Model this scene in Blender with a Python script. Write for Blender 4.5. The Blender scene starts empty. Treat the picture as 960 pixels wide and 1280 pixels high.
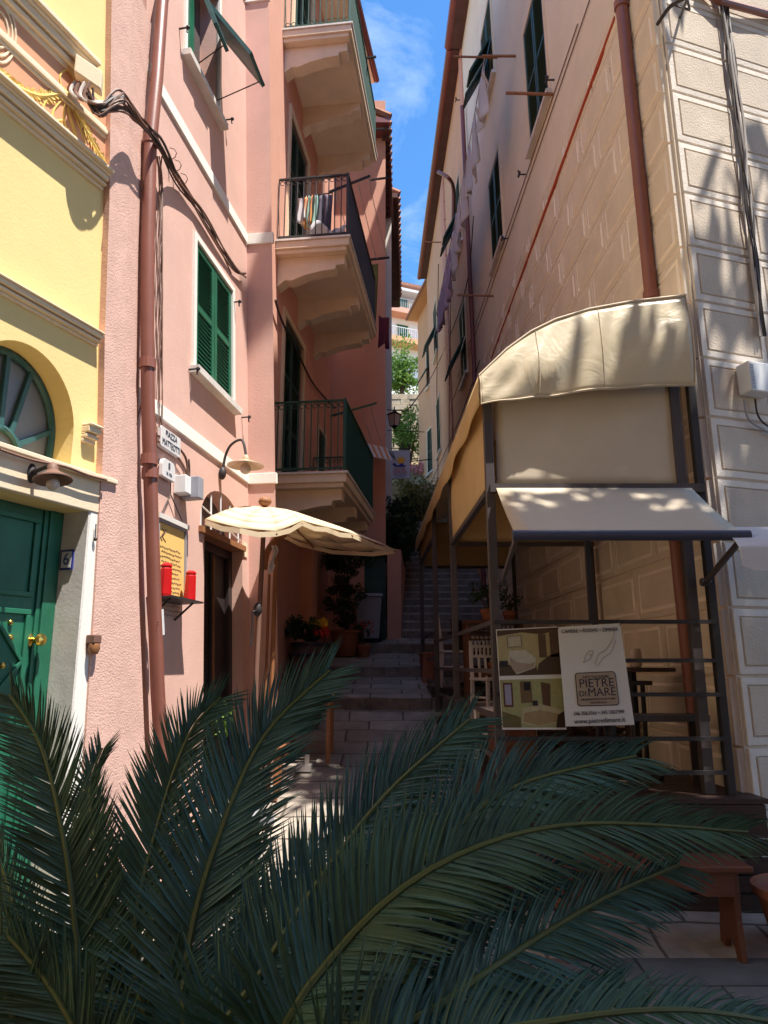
import bpy, math, random
from mathutils import Vector, Matrix
V = Vector
R = math.radians
random.seed(7)
S = bpy.context.scene
COL = S.collection
PI = math.pi

# ---------------------------------------------------------------- camera
PITCH = R(12.0); F = 900.0
cd = bpy.data.cameras.new('camera'); cam = bpy.data.objects.new('camera', cd); COL.objects.link(cam)
cd.sensor_fit = 'VERTICAL'; cd.sensor_height = 24.0; cd.lens = 24.0 * F / 1280.0
cd.clip_start = 0.05; cd.clip_end = 2000
cam.location = (0, 0, 0); cam.rotation_euler = (R(90) + PITCH, 0, 0)
S.camera = cam
# ---------------------------------------------------------------- world, sun, exposure
SUN = V((0.29, -0.25, 1.0)).normalized()
w = bpy.data.worlds.new("World"); S.world = w; w.use_nodes = True
nt = w.node_tree; nt.nodes.clear()
sky = nt.nodes.new('ShaderNodeTexSky'); sky.sky_type = 'NISHITA'; sky.sun_disc = False
sky.sun_elevation = math.asin(SUN.z); sky.sun_rotation = math.atan2(SUN.x, SUN.y)
sky.air_density = 1.0; sky.dust_density = 0.3; sky.ozone_density = 3.0
bg = nt.nodes.new('ShaderNodeBackground'); bg.inputs[1].default_value = 0.07
wo = nt.nodes.new('ShaderNodeOutputWorld')
hs = nt.nodes.new('ShaderNodeHueSaturation'); hs.inputs['Saturation'].default_value = 1.25; hs.inputs['Value'].default_value = 1.6; nt.links.new(sky.outputs[0], hs.inputs['Color'])
tcw = nt.nodes.new('ShaderNodeTexCoord'); mpw = nt.nodes.new('ShaderNodeMapping'); mpw.inputs['Scale'].default_value = (2.2, 1.1, 4.0); mpw.inputs['Rotation'].default_value = (.3, .5, .4)
nw = nt.nodes.new('ShaderNodeTexNoise'); nw.inputs['Scale'].default_value = 2.6; nw.inputs['Detail'].default_value = 8; nw.inputs['Roughness'].default_value = .65; nw.inputs['Distortion'].default_value = .8
rw = nt.nodes.new('ShaderNodeValToRGB'); rw.color_ramp.elements[0].position = .48; rw.color_ramp.elements[1].position = .85; rw.color_ramp.elements[1].color = (.3, .3, .3, 1)
mw = nt.nodes.new('ShaderNodeMix'); mw.data_type = 'RGBA'; mw.inputs[7].default_value = (9, 10, 11, 1)
nt.links.new(tcw.outputs['Generated'], mpw.inputs[0]); nt.links.new(mpw.outputs[0], nw.inputs[0]); nt.links.new(nw.outputs[0], rw.inputs[0]); nt.links.new(rw.outputs[0], mw.inputs[0])
nt.links.new(hs.outputs[0], mw.inputs[6]); nt.links.new(mw.outputs[2], bg.inputs[0]); nt.links.new(bg.outputs[0], wo.inputs[0])
sl = bpy.data.lights.new('sun', 'SUN'); sl.energy = 3.75; sl.angle = R(0.5); sl.color = (1.0, 0.95, 0.86)
so = bpy.data.objects.new('sun', sl); COL.objects.link(so); so.location = (10, -10, 40)
so.rotation_euler = (-SUN).to_track_quat('-Z', 'Y').to_euler()
S.view_settings.view_transform = 'Standard'; S.view_settings.look = 'None'
S.view_settings.gamma = 1.0; S.view_settings.exposure = 1.48
S.view_settings.use_curve_mapping = False
S.render.engine = 'CYCLES'
S.cycles.max_bounces = 14; S.cycles.diffuse_bounces = 12

# ---------------------------------------------------------------- picture-to-place helpers (used while laying out the plan)
def ray(px, py):
    v = 640.0 - py; h = px - 480.0
    return V((h, F * math.cos(PITCH) - v * math.sin(PITCH), F * math.sin(PITCH) + v * math.cos(PITCH)))
def at(px, py, Y):
    r = ray(px, py); return r * (Y / r.y)
def atz(px, py, z):
    r = ray(px, py); return r * (z / r.z)

class Fr:
    """A wall plane: u runs along it, h up it (it may lean), n comes out of it."""
    def __init__(s, O, u, w=(0, 0, 1), n=None):
        s.O = V(O); s.u = V(u).normalized(); s.w = V(w) / abs(w[2])
        s.n = s.u.cross(s.w).normalized() if n is None else V(n)
        if s.n.dot(-s.O) < 0: s.n = -s.n
    def P(s, u, h, n=0.0): return s.O + s.u * u + s.w * h + s.n * n
    def pix(s, px, py, n=0.0):
        r = ray(px, py); t = (s.O + s.n * n).dot(s.n) / r.dot(s.n); p = r * t - s.O - s.n * n
        h = p.z / s.w.z; return ((p - s.w * h).dot(s.u), h)
    def pp(s, px, py, n=0.0):
        u, h = s.pix(px, py, n); return s.P(u, h, n)

# ---------------------------------------------------------------- mesh builder
def wloc(o):
    l = V((0, 0, 0))
    while o: l = l + o.location; o = o.parent
    return l
class MB:
    def __init__(s): s.v = []; s.f = []
    def add(s, vs, fs):
        b = len(s.v); s.v += [tuple(p) for p in vs]; s.f += [tuple(i + b for i in f) for f in fs]; return s
    def quad(s, a, b, c, d): return s.add([a, b, c, d], [(0, 1, 2, 3)])
    def poly(s, pts): return s.add(pts, [tuple(range(len(pts)))])
    def hexa(s, p):  # p: 4 bottom + 4 top
        return s.add(p, [(0, 3, 2, 1), (4, 5, 6, 7), (0, 1, 5, 4), (1, 2, 6, 5), (2, 3, 7, 6), (3, 0, 4, 7)])
    def box(s, c, d, rz=0.0):
        x, y, z = d[0] / 2, d[1] / 2, d[2] / 2; m = Matrix.Rotation(rz, 3, 'Z'); c = V(c)
        return s.hexa([c + m @ V(q) for q in ((-x, -y, -z), (x, -y, -z), (x, y, -z), (-x, y, -z), (-x, -y, z), (x, -y, z), (x, y, z), (-x, y, z))])
    def fbox(s, fr, u0, u1, h0, h1, n0, n1):
        P = fr.P
        return s.hexa([P(u0, h0, n0), P(u1, h0, n0), P(u1, h0, n1), P(u0, h0, n1), P(u0, h1, n0), P(u1, h1, n0), P(u1, h1, n1), P(u0, h1, n1)])
    def beam(s, a, b, w=.05, h=None, up=(0, 0, 1)):
        a = V(a); b = V(b); h = h or w; t = (b - a).normalized(); up = V(up)
        if abs(t.dot(up)) > .98: up = V((0, 1, 0))
        x = t.cross(up).normalized() * (w / 2); y = x.cross(t).normalized() * (h / 2)
        return s.hexa([a - x - y, a + x - y, a + x + y, a - x + y, b - x - y, b + x - y, b + x + y, b - x + y])
    def prism(s, pts, ex):
        n = len(pts); ex = V(ex); p = [V(q) for q in pts]
        vs = p + [q + ex for q in p]
        return s.add(vs, [tuple(range(n - 1, -1, -1)), tuple(range(n, 2 * n))] + [(i, (i + 1) % n, n + (i + 1) % n, n + i) for i in range(n)])
    def tube(s, pts, r, seg=8, cap=True):
        pts = [V(p) for p in pts]; n = len(pts); vs = []
        rr = r if isinstance(r, (list, tuple)) else [r] * n
        ref = None
        for i, p in enumerate(pts):
            t = (pts[min(i + 1, n - 1)] - pts[max(i - 1, 0)]).normalized()
            if ref is None: ref = V((0, 0, 1)) if abs(t.z) < .9 else V((0, 1, 0))
            x = t.cross(ref).normalized(); y = t.cross(x).normalized(); ref = x.cross(t) * -1 if False else ref
            if abs(t.dot(ref)) > .95: ref = x
            for k in range(seg):
                a = 2 * PI * k / seg; vs.append(p + x * math.cos(a) * rr[i] + y * math.sin(a) * rr[i])
        fs = [(i * seg + k, i * seg + (k + 1) % seg, (i + 1) * seg + (k + 1) % seg, (i + 1) * seg + k) for i in range(n - 1) for k in range(seg)]
        if cap: fs += [tuple(range(seg - 1, -1, -1)), tuple(range((n - 1) * seg, n * seg))]
        return s.add(vs, fs)
    def lathe(s, prof, c, ax=(0, 0, 1), seg=20):
        c = V(c); ax = V(ax).normalized(); ref = V((1, 0, 0)) if abs(ax.x) < .9 else V((0, 1, 0))
        x = ax.cross(ref).normalized(); y = ax.cross(x); vs = []; n = len(prof)
        for r, z in prof:
            for k in range(seg):
                a = 2 * PI * k / seg; vs.append(c + ax * z + (x * math.cos(a) + y * math.sin(a)) * max(r, 1e-4))
        return s.add(vs, [(i * seg + k, i * seg + (k + 1) % seg, (i + 1) * seg + (k + 1) % seg, (i + 1) * seg + k) for i in range(n - 1) for k in range(seg)])
    def ball(s, c, r, seg=10):
        r = r if isinstance(r, (tuple, list)) else (r, r, r); c = V(c); vs = []; n = seg // 2 + 1
        for i in range(n + 1):
            t = PI * i / n
            for k in range(seg):
                a = 2 * PI * k / seg; vs.append(c + V((r[0] * math.sin(t) * math.cos(a), r[1] * math.sin(t) * math.sin(a), r[2] * math.cos(t))))
        return s.add(vs, [(i * seg + k, (i + 1) * seg + k, (i + 1) * seg + (k + 1) % seg, i * seg + (k + 1) % seg) for i in range(n) for k in range(seg)])
    def grid(s, fn, nu, nv):
        vs = [fn(i / nu, j / nv) for j in range(nv + 1) for i in range(nu + 1)]
        return s.add(vs, [(j * (nu + 1) + i, j * (nu + 1) + i + 1, (j + 1) * (nu + 1) + i + 1, (j + 1) * (nu + 1) + i) for j in range(nv) for i in range(nu)])
    def build(s, name, m, parent=None, label=None, cat=None, group=None, kind=None, smooth=False, bevel=0, solid=0):
        me = bpy.data.meshes.new(name)
        if parent is not None: o0 = wloc(parent)
        else:
            k = len(s.v); xs = [p[0] for p in s.v]; ys = [p[1] for p in s.v]; zs = [p[2] for p in s.v]
            o0 = V(((min(xs) + max(xs)) / 2, (min(ys) + max(ys)) / 2, min(zs)))
        me.from_pydata([(p[0] - o0.x, p[1] - o0.y, p[2] - o0.z) for p in s.v], [], s.f)
        me.materials.append(m); me.update()
        o = bpy.data.objects.new(name, me); COL.objects.link(o)
        if parent is not None: o.parent = parent
        else: o.location = o0
        if smooth:
            me.polygons.foreach_set('use_smooth', [True] * len(me.polygons))
            try: me.set_sharp_from_angle(angle=R(40))
            except Exception: pass
        if bevel:
            b = o.modifiers.new('bevel', 'BEVEL'); b.width = bevel; b.segments = 2; b.limit_method = 'ANGLE'
        if solid:
            b = o.modifiers.new('solid', 'SOLIDIFY'); b.thickness = solid; b.offset = 0
        tag(o, label, cat, group, kind)
        return o
def tag(o, label=None, cat=None, group=None, kind=None):
    if label: o['label'] = label
    if cat: o['category'] = cat
    if group: o['group'] = group
    if kind: o['kind'] = kind
    return o
def thing(name, label, cat, loc=(0, 0, 0), group=None):
    o = bpy.data.objects.new(name, None); COL.objects.link(o); o.location = loc; o.empty_display_size = .1
    return tag(o, label, cat, group)
def dup(root, loc, rz=0.0, label=None, group=None):
    def cp(o, par):
        c = o.copy(); COL.objects.link(c); c.parent = par
        for k in [q for q in bpy.data.objects if q.parent == o and q != c]: cp(k, c)
        return c
    r = cp(root, None); r.location = loc; r.rotation_euler = (0, 0, rz)
    if label: r['label'] = label
    if group: r['group'] = group
    return r
def text(name, s, fr_or_mat, size, m, parent, depth=.002, align='CENTER', sx=1.0):
    cu = bpy.data.curves.new(name, 'FONT'); cu.body = s; cu.size = size; cu.align_x = align; cu.align_y = 'CENTER'; cu.extrude = depth
    tmp = bpy.data.objects.new('tmp', cu); COL.objects.link(tmp)
    bpy.context.view_layer.update()
    me = bpy.data.meshes.new_from_object(tmp.evaluated_get(bpy.context.evaluated_depsgraph_get()))
    bpy.data.objects.remove(tmp); me.name = name
    o0 = wloc(parent); M = Matrix.Translation(-o0) @ fr_or_mat @ Matrix.Diagonal((sx, 1, 1, 1))
    me.transform(M); me.materials.clear(); me.materials.append(m)
    o = bpy.data.objects.new(name, me); COL.objects.link(o); o.parent = parent
    return o
def tmat(p, x, y):   # placement of writing: origin, reading direction, up direction
    x = V(x).normalized(); y = (V(y) - x * V(y).dot(x)).normalized(); z = x.cross(y)
    return Matrix.Translation(V(p)) @ Matrix((x, y, z)).transposed().to_4x4()
def catmull(pts, n):
    pts = [V(p) for p in pts]; out = []; k = len(pts)
    for i in range(k - 1):
        p0 = pts[max(i - 1, 0)]; p1 = pts[i]; p2 = pts[i + 1]; p3 = pts[min(i + 2, k - 1)]
        for j in range(n):
            t = j / n; t2 = t * t; t3 = t2 * t
            out.append(.5 * ((2 * p1) + (p2 - p0) * t + (2 * p0 - 5 * p1 + 4 * p2 - p3) * t2 + (-p0 + 3 * p1 - 3 * p2 + p3) * t3))
    out.append(pts[-1]); return out
def sag(a, b, d, n=10):
    a = V(a); b = V(b); return [a.lerp(b, i / n) - V((0, 0, d * 4 * (i / n) * (1 - i / n))) for i in range(n + 1)]

# ---------------------------------------------------------------- materials
def mat(name, col, rough=.85, var=.10, scale=2.5, bump=.25, bscale=60., metal=0., dirt=0., dcol=None, trans=0., spec=.35, stretch=(1, 1, 1), coat=0., joints=None, big=0.):
    m = bpy.data.materials.new(name); m.use_nodes = True; t = m.node_tree; N = t.nodes; L = t.links
    b = N['Principled BSDF']; b.inputs['Roughness'].default_value = rough; b.inputs['Metallic'].default_value = metal
    b.inputs['Specular IOR Level'].default_value = spec
    if coat: b.inputs['Coat Weight'].default_value = coat
    tc = N.new('ShaderNodeTexCoord'); mp = N.new('ShaderNodeMapping'); mp.inputs['Scale'].default_value = stretch
    L.new(tc.outputs['Object'], mp.inputs[0])
    n1 = N.new('ShaderNodeTexNoise'); n1.inputs['Scale'].default_value = scale; n1.inputs['Detail'].default_value = 7; n1.inputs['Roughness'].default_value = .62
    L.new(mp.outputs[0], n1.inputs[0])
    r1 = N.new('ShaderNodeValToRGB'); c = V(col)
    e = r1.color_ramp.elements; e[0].position = .3; e[1].position = .7
    e[0].color = tuple(max(0, x * (1 - var)) for x in c) + (1,); e[1].color = tuple(min(1, x * (1 + var)) for x in c) + (1,)
    L.new(n1.outputs[0], r1.inputs[0]); out = r1.outputs[0]
    if dirt:
        n2 = N.new('ShaderNodeTexNoise'); n2.inputs['Scale'].default_value = scale * .45; n2.inputs['Detail'].default_value = 9; n2.inputs['Roughness'].default_value = .7
        mp2 = N.new('ShaderNodeMapping'); mp2.inputs['Scale'].default_value = (1, 1, .22); mp2.inputs['Location'].default_value = (3.1, 1.7, .4)
        L.new(tc.outputs['Object'], mp2.inputs[0]); L.new(mp2.outputs[0], n2.inputs[0])
        r2 = N.new('ShaderNodeValToRGB'); r2.color_ramp.elements[0].position = .5; r2.color_ramp.elements[1].position = .72
        r2.color_ramp.elements[1].color = (dirt, dirt, dirt, 1)
        L.new(n2.outputs[0], r2.inputs[0])
        mx = N.new('ShaderNodeMix'); mx.data_type = 'RGBA'; L.new(r2.outputs[0], mx.inputs[0]); L.new(out, mx.inputs[6])
        mx.inputs[7].default_value = tuple(dcol or [x * .45 for x in col]) + (1,); out = mx.outputs[2]
    bk = None
    if joints:
        bk = N.new('ShaderNodeTexBrick'); bk.inputs['Scale'].default_value = 1.0; bk.inputs['Brick Width'].default_value = joints[0]; bk.inputs['Row Height'].default_value = joints[1]; bk.inputs['Mortar Size'].default_value = joints[2]
        bk.inputs['Mortar Smooth'].default_value = .4; bk.offset = .37; nz = N.new('ShaderNodeTexNoise'); nz.inputs['Scale'].default_value = 3; vm = N.new('ShaderNodeMix'); vm.data_type = 'RGBA'; vm.inputs[0].default_value = .05
        L.new(tc.outputs['Object'], nz.inputs[0]); L.new(tc.outputs['Object'], vm.inputs[6]); L.new(nz.outputs['Color'], vm.inputs[7]); L.new(vm.outputs[2], bk.inputs[0])
        bk.inputs['Color1'].default_value = (1, 1, 1, 1); bk.inputs['Color2'].default_value = (.72, .72, .72, 1); bk.inputs['Mortar'].default_value = (.35, .33, .3, 1)
        mj = N.new('ShaderNodeMix'); mj.data_type = 'RGBA'; mj.blend_type = 'MULTIPLY'; mj.inputs[0].default_value = 1; L.new(out, mj.inputs[6]); L.new(bk.outputs[0], mj.inputs[7]); out = mj.outputs[2]
    L.new(out, b.inputs['Base Color'])
    if bump:
        n3 = N.new('ShaderNodeTexNoise'); n3.inputs['Scale'].default_value = bscale; n3.inputs['Detail'].default_value = 4
        L.new(mp.outputs[0], n3.inputs[0]); bp = N.new('ShaderNodeBump'); bp.inputs['Strength'].default_value = bump; bp.inputs['Distance'].default_value = .01
        L.new(n3.outputs[0], bp.inputs['Height']); nrm = bp.outputs[0]
        if bk or big:
            b2 = N.new('ShaderNodeBump'); b2.inputs['Distance'].default_value = .02 if bk else .03; b2.inputs['Strength'].default_value = .8 if bk else big; b2.invert = bool(bk)
            if bk: L.new(bk.outputs['Fac'], b2.inputs['Height'])
            else:
                n4 = N.new('ShaderNodeTexNoise'); n4.inputs['Scale'].default_value = 3.2; n4.inputs['Detail'].default_value = 3; n4.inputs['Distortion'].default_value = 1.6; L.new(mp.outputs[0], n4.inputs[0]); L.new(n4.outputs[0], b2.inputs['Height'])
            L.new(nrm, b2.inputs['Normal']); nrm = b2.outputs[0]
        L.new(nrm, b.inputs['Normal'])
    if trans:
        tr = N.new('ShaderNodeBsdfTranslucent'); L.new(out, tr.inputs[0]); ms = N.new('ShaderNodeMixShader'); ms.inputs[0].default_value = trans
        L.new(b.outputs[0], ms.inputs[1]); L.new(tr.outputs[0], ms.inputs[2]); L.new(ms.outputs[0], N['Material Output'].inputs[0])
    return m
M = {}
M['pink'] = mat('pink_stucco', (.64, .40, .335), var=.08, scale=1.6, bump=.2, bscale=60, dirt=.75, dcol=(.56, .34, .275))
M['pinkrough'] = mat('rough_pink_stucco', (.64, .40, .33), var=.10, scale=9, bump=.5, bscale=85, dirt=.4, dcol=(.55, .36, .30))
M['pink2'] = mat('deep_pink_stucco', (.68, .36, .265), var=.08, scale=1.2, bump=.3, dirt=.35, dcol=(.40, .17, .12))
M['pink3'] = mat('far_pink_stucco', (.62, .32, .23), var=.07, scale=1, bump=.3, dirt=.3)
M['yellow'] = mat('yellow_stucco', (.80, .61, .27), var=.06, scale=1.5, bump=.14, dirt=.4, dcol=(.72, .52, .24))
M['mould'] = mat('cream_moulding', (.76, .62, .44), var=.05, scale=4, bump=.15)
M['frieze'] = mat('salmon_frieze', (.66, .33, .19), var=.08, scale=3, bump=.15)
M['gold'] = mat('ochre_festoon', (.80, .56, .16), var=.18, scale=14, bump=.3)
M['white'] = mat('white_trim', (.80, .76, .70), var=.04, scale=3, bump=.12, dirt=.2, dcol=(.6, .52, .45))
M['cream'] = mat('cream_stucco', (.74, .67, .54), var=.07, scale=1.1, bump=.3, dirt=.25, dcol=(.62, .51, .40))
M['block'] = mat('cream_block', (.70, .62, .49), var=.10, scale=2.6, bump=.35, bscale=55, dirt=.3, dcol=(.58, .47, .36))
M['blockw'] = mat('pale_block', (.60, .50, .40), var=.12, scale=3, bump=.5, bscale=70, dirt=.35, dcol=(.47, .41, .35))
M['blockline'] = mat('block_line_paint', (.88, .80, .70), var=.06, scale=3, bump=.2)
M['blockpale'] = mat('block_border_paint', (.72, .64, .56), var=.12, scale=3, bump=.4)
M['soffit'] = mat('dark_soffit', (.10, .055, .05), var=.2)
M['terra'] = mat('orange_stucco', (.66, .37, .22), var=.07, scale=1, bump=.3, dirt=.3)
M['ochre'] = mat('ochre_stucco', (.62, .34, .18), var=.07, scale=1, bump=.3, dirt=.3)
M['slab'] = mat('balcony_plaster', (.74, .63, .48), var=.06, scale=3, bump=.15, dirt=.3)
M['green'] = mat('green_paint', (.014, .125, .068), rough=.45, var=.22, scale=5, bump=.08, bscale=30, spec=.5)
M['green2'] = mat('dark_green_paint', (.022, .065, .05), rough=.5, var=.2, scale=5, bump=.1)
M['teal'] = mat('teal_paint', (.035, .10, .10), rough=.45, var=.15, scale=6, bump=.1)
M['rail'] = mat('green_rail', (.02, .075, .05), rough=.45, var=.15, bump=0)
M['iron'] = mat('iron', (.045, .04, .042), rough=.55, var=.2, bump=.1, metal=.3)
M['greymetal'] = mat('grey_brown_metal', (.085, .072, .075), rough=.45, var=.12, bump=.05, metal=.3)
M['bluebar'] = mat('slate_bar', (.07, .075, .12), rough=.35, var=.08, bump=0, metal=.2)
M['pipe'] = mat('downpipe_brown', (.235, .085, .06), rough=.4, var=.1, scale=4, bump=.05, spec=.5)
M['pipe2'] = mat('maroon_pipe', (.19, .05, .045), rough=.4, var=.1, bump=.05, spec=.5)
M['redc'] = mat('red_conduit', (.42, .07, .03), rough=.5, var=.1, bump=0)
M['cable'] = mat('cable_black', (.05, .035, .03), rough=.6, bump=0)
M['cableb'] = mat('cable_brown', (.17, .09, .065), rough=.6, bump=0)
M['cablew'] = mat('cable_pale', (.5, .45, .42), rough=.6, bump=0)
M['fabric'] = mat('canopy_fabric', (.72, .62, .45), rough=.3, var=.05, scale=3, bump=.1, bscale=14, big=.35, dirt=.25, dcol=(.6, .5, .35), trans=.22, spec=.55)
M['fabricy'] = mat('side_fabric', (.72, .54, .28), rough=.6, var=.07, scale=3, big=.2, bump=.1, bscale=18, trans=.35)
M['fabricw'] = mat('blind_fabric', (.66, .56, .43), rough=.7, var=.04, scale=5, bump=.1, bscale=300, trans=.2)
M['umb'] = mat('parasol_fabric', (.80, .66, .45), rough=.8, var=.04, scale=6, bump=.15, bscale=25, trans=.22)
M['stone'] = mat('alley_stone', (.34, .29, .245), var=.25, scale=3.5, bump=.8, bscale=22, joints=(.62, .36, .012), dirt=.6, dcol=(.17, .14, .12))
M['stair'] = mat('stair_stone', (.38, .33, .28), var=.3, scale=4, bump=.8, bscale=16, dirt=.6, dcol=(.10, .085, .07))
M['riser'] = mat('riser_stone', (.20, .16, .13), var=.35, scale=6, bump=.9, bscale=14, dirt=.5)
M['pave'] = mat('grey_paving', (.15, .14, .135), var=.2, scale=4, joints=(.8, .4, .008), bump=.3, dirt=.3)
M['wood'] = mat('red_brown_wood', (.13, .042, .02), rough=.45, var=.3, scale=5, bump=.15, bscale=25, stretch=(1, 12, 12), spec=.5)
M['wood2'] = mat('dark_wood', (.055, .03, .024), rough=.5, var=.3, scale=5, bump=.2, stretch=(1, 8, 8))
M['wood3'] = mat('tan_wood', (.30, .13, .055), rough=.55, var=.25, scale=5, bump=.2, stretch=(8, 8, 1))
M['barrelw'] = mat('barrel_wood', (.10, .055, .04), rough=.75, var=.35, scale=4, bump=.4, stretch=(14, 14, 1))
M['whitew'] = mat('white_lacquer', (.74, .70, .66), rough=.4, var=.04, bump=.05)
M['terracotta'] = mat('terracotta', (.30, .11, .06), rough=.8, var=.15, scale=6, bump=.2, dirt=.3)
M['marble'] = mat('marble', (.66, .62, .58), rough=.5, var=.12, scale=6, bump=.1, dirt=.5, dcol=(.45, .4, .37))
M['brass'] = mat('brass', (.75, .48, .12), rough=.25, var=.05, bump=0, metal=1.0)
M['red'] = mat('red_lantern', (.55, .012, .015), rough=.25, var=.1, bump=0, spec=.6)
M['paperO'] = mat('orange_paper', (.80, .50, .16), rough=.7, var=.06, bump=0)
M['paperW'] = mat('white_vinyl', (.66, .64, .64), rough=.45, var=.03, bump=.03)
M['tan'] = mat('tan_print', (.36, .28, .22), rough=.5, var=.1, bump=0)
M['ink'] = mat('dark_ink', (.03, .035, .06), rough=.6, bump=0, var=0)
M['inkg'] = mat('grey_ink', (.42, .41, .42), rough=.6, bump=0, var=.1)
M['inkb'] = mat('blue_ink', (.04, .05, .25), rough=.6, bump=0, var=0)
M['inkr'] = mat('red_ink', (.45, .06, .04), rough=.6, bump=0, var=0)
M['sunyel'] = mat('sun_yellow', (.85, .45, .03), rough=.6, bump=0, var=0)
M['skyb'] = mat('sign_pale', (.50, .55, .66), rough=.5, bump=0, var=.03)
M['plasg'] = mat('grey_plastic', (.30, .30, .34), rough=.5, bump=0, var=.05)
M['plasw'] = mat('white_plastic', (.72, .72, .72), rough=.45, bump=0, var=.03)
M['dark'] = mat('dark_interior', (.012, .011, .012), rough=.9, bump=0)
M['blackdoor'] = mat('black_brown_paint', (.035, .024, .026), rough=.5, var=.2, bump=.1)
M['leafc'] = mat('cycad_leaf', (.046, .098, .054), rough=.5, var=.35, scale=9, bump=0, spec=.3)
M['leafd'] = mat('cycad_leaf_bluish', (.046, .108, .078), rough=.46, var=.35, scale=9, bump=0, spec=.35)
M['rachis'] = mat('cycad_rachis', (.11, .125, .035), rough=.5, var=.2, bump=0)
M['leafn'] = mat('bright_foliage', (.13, .24, .035), rough=.6, var=.4, scale=3, bump=0, trans=.35)
M['leafk'] = mat('dark_foliage', (.035, .065, .022), rough=.6, var=.4, scale=4, bump=0, trans=.15)
M['leafy'] = mat('olive_foliage', (.22, .20, .05), rough=.7, var=.4, scale=3, bump=0, trans=.25)
M['flr'] = mat('red_petals', (.55, .025, .015), rough=.6, bump=0, var=.2)
M['fly'] = mat('yellow_petals', (.75, .42, .02), rough=.6, bump=0, var=.2)
M['flp'] = mat('pink_petals', (.65, .25, .25), rough=.6, bump=0, var=.3)
M['bark'] = mat('bark', (.09, .06, .045), rough=.95, var=.3, scale=8, bump=.8, bscale=30)
M['tile'] = mat('roof_tile', (.30, .14, .09), rough=.9, var=.3, scale=6, bump=.4)
M['cloth1'] = mat('white_cloth', (.72, .70, .72), rough=.9, var=.04, bump=.2, trans=.2)
M['cloth2'] = mat('lilac_cloth', (.66, .50, .62), rough=.9, var=.08, bump=.2, trans=.2)
M['cloth3'] = mat('grey_cloth', (.12, .11, .15), rough=.9, bump=.2)
M['cloth4'] = mat('orange_cloth', (.6, .25, .08), rough=.9, bump=.2)
M['cloth5'] = mat('mint_cloth', (.3, .5, .42), rough=.9, bump=.2)
M['clothm'] = mat('maroon_cloth', (.14, .025, .045), rough=.9, bump=.2)
M['hill'] = mat('hill_earth', (.22, .18, .09), var=.3, scale=.3, bump=.5, bscale=2, dirt=.6, dcol=(.08, .10, .03))
M['drystone'] = mat('dry_stone', (.46, .38, .27), var=.35, scale=5, bump=1, bscale=9, dirt=.5)
def glassmat(name, col, rough=.08):
    m = bpy.data.materials.new(name); m.use_nodes = True; b = m.node_tree.nodes['Principled BSDF']
    b.inputs['Base Color'].default_value = col + (1,); b.inputs['Roughness'].default_value = rough
    b.inputs['Specular IOR Level'].default_value = .6; return m
M['glass'] = glassmat('window_glass', (.05, .055, .06))
M['glassg'] = glassmat('dusty_fanlight_glass', (.17, .18, .19), .35)
M['bulb'] = glassmat('frosted_bulb', (.55, .45, .38), .3)
M['amber'] = glassmat('lamp_glass_shade', (.5, .38, .25), .25)

# ---------------------------------------------------------------- generic building pieces
def wall_mesh(fr, u0, u1, h0, h1, holes=(), depth=.22, thick=3.0, mb=None, back=None):
    mb = mb or MB(); P = fr.P; bk = V(back) if back else fr.n * -thick
    us = sorted({u0, u1} | {x for h in holes for x in (h[0], h[1]) if u0 < x < u1})
    hs = sorted({h0, h1} | {x for h in holes for x in (h[2], h[3]) if h0 < x < h1})
    for i in range(len(us) - 1):
        for j in range(len(hs) - 1):
            a, b, c, d = us[i], us[i + 1], hs[j], hs[j + 1]; mu = (a + b) / 2; mh = (c + d) / 2
            if any(h[0] < mu < h[1] and h[2] < mh < h[3] for h in holes): continue
            mb.quad(P(a, c), P(b, c), P(b, d), P(a, d))
    for a, b, c, d in holes:
        e = -depth
        mb.quad(P(a, c), P(a, d), P(a, d, e), P(a, c, e)); mb.quad(P(b, c), P(b, c, e), P(b, d, e), P(b, d))
        mb.quad(P(a, c), P(a, c, e), P(b, c, e), P(b, c)); mb.quad(P(a, d), P(b, d), P(b, d, e), P(a, d, e))
        mb.quad(P(a, c, e), P(b, c, e), P(b, d, e), P(a, d, e))
    A, B, C, D = P(u0, h0), P(u1, h0), P(u1, h1), P(u0, h1)
    mb.quad(A, D, D + bk, A + bk); mb.quad(B, B + bk, C + bk, C); mb.quad(D, C, C + bk, D + bk); mb.quad(A + bk, D + bk, C + bk, B + bk)
    return mb
def louvre_leaf(mb, fr, u0, u1, h0, h1, n0, t=.035, st=.055, rows=2, pitch=.045):
    """a slatted shutter leaf lying on a wall frame (any frame)"""
    mb.fbox(fr, u0, u0 + st, h0, h1, n0, n0 + t); mb.fbox(fr, u1 - st, u1, h0, h1, n0, n0 + t)
    for k in range(rows + 1):
        hh = h0 + (h1 - h0 - st) * k / rows
        mb.fbox(fr, u0 + st, u1 - st, hh, hh + st, n0 + .002, n0 + t - .002)
    n = int((h1 - h0) / pitch); P = fr.P
    for k in range(n):
        a = h0 + st * .6 + (h1 - h0 - st * 1.2) * k / n
        mb.hexa([P(u0 + st, a, n0 + t * .75), P(u1 - st, a, n0 + t * .75), P(u1 - st, a + .006, n0 + t * .85), P(u0 + st, a + .006, n0 + t * .85),
                 P(u0 + st, a + pitch * .75, n0 + .004), P(u1 - st, a + pitch * .75, n0 + .004), P(u1 - st, a + pitch * .75 + .006, n0 + .01), P(u0 + st, a + pitch * .75 + .006, n0 + .01)])
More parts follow.
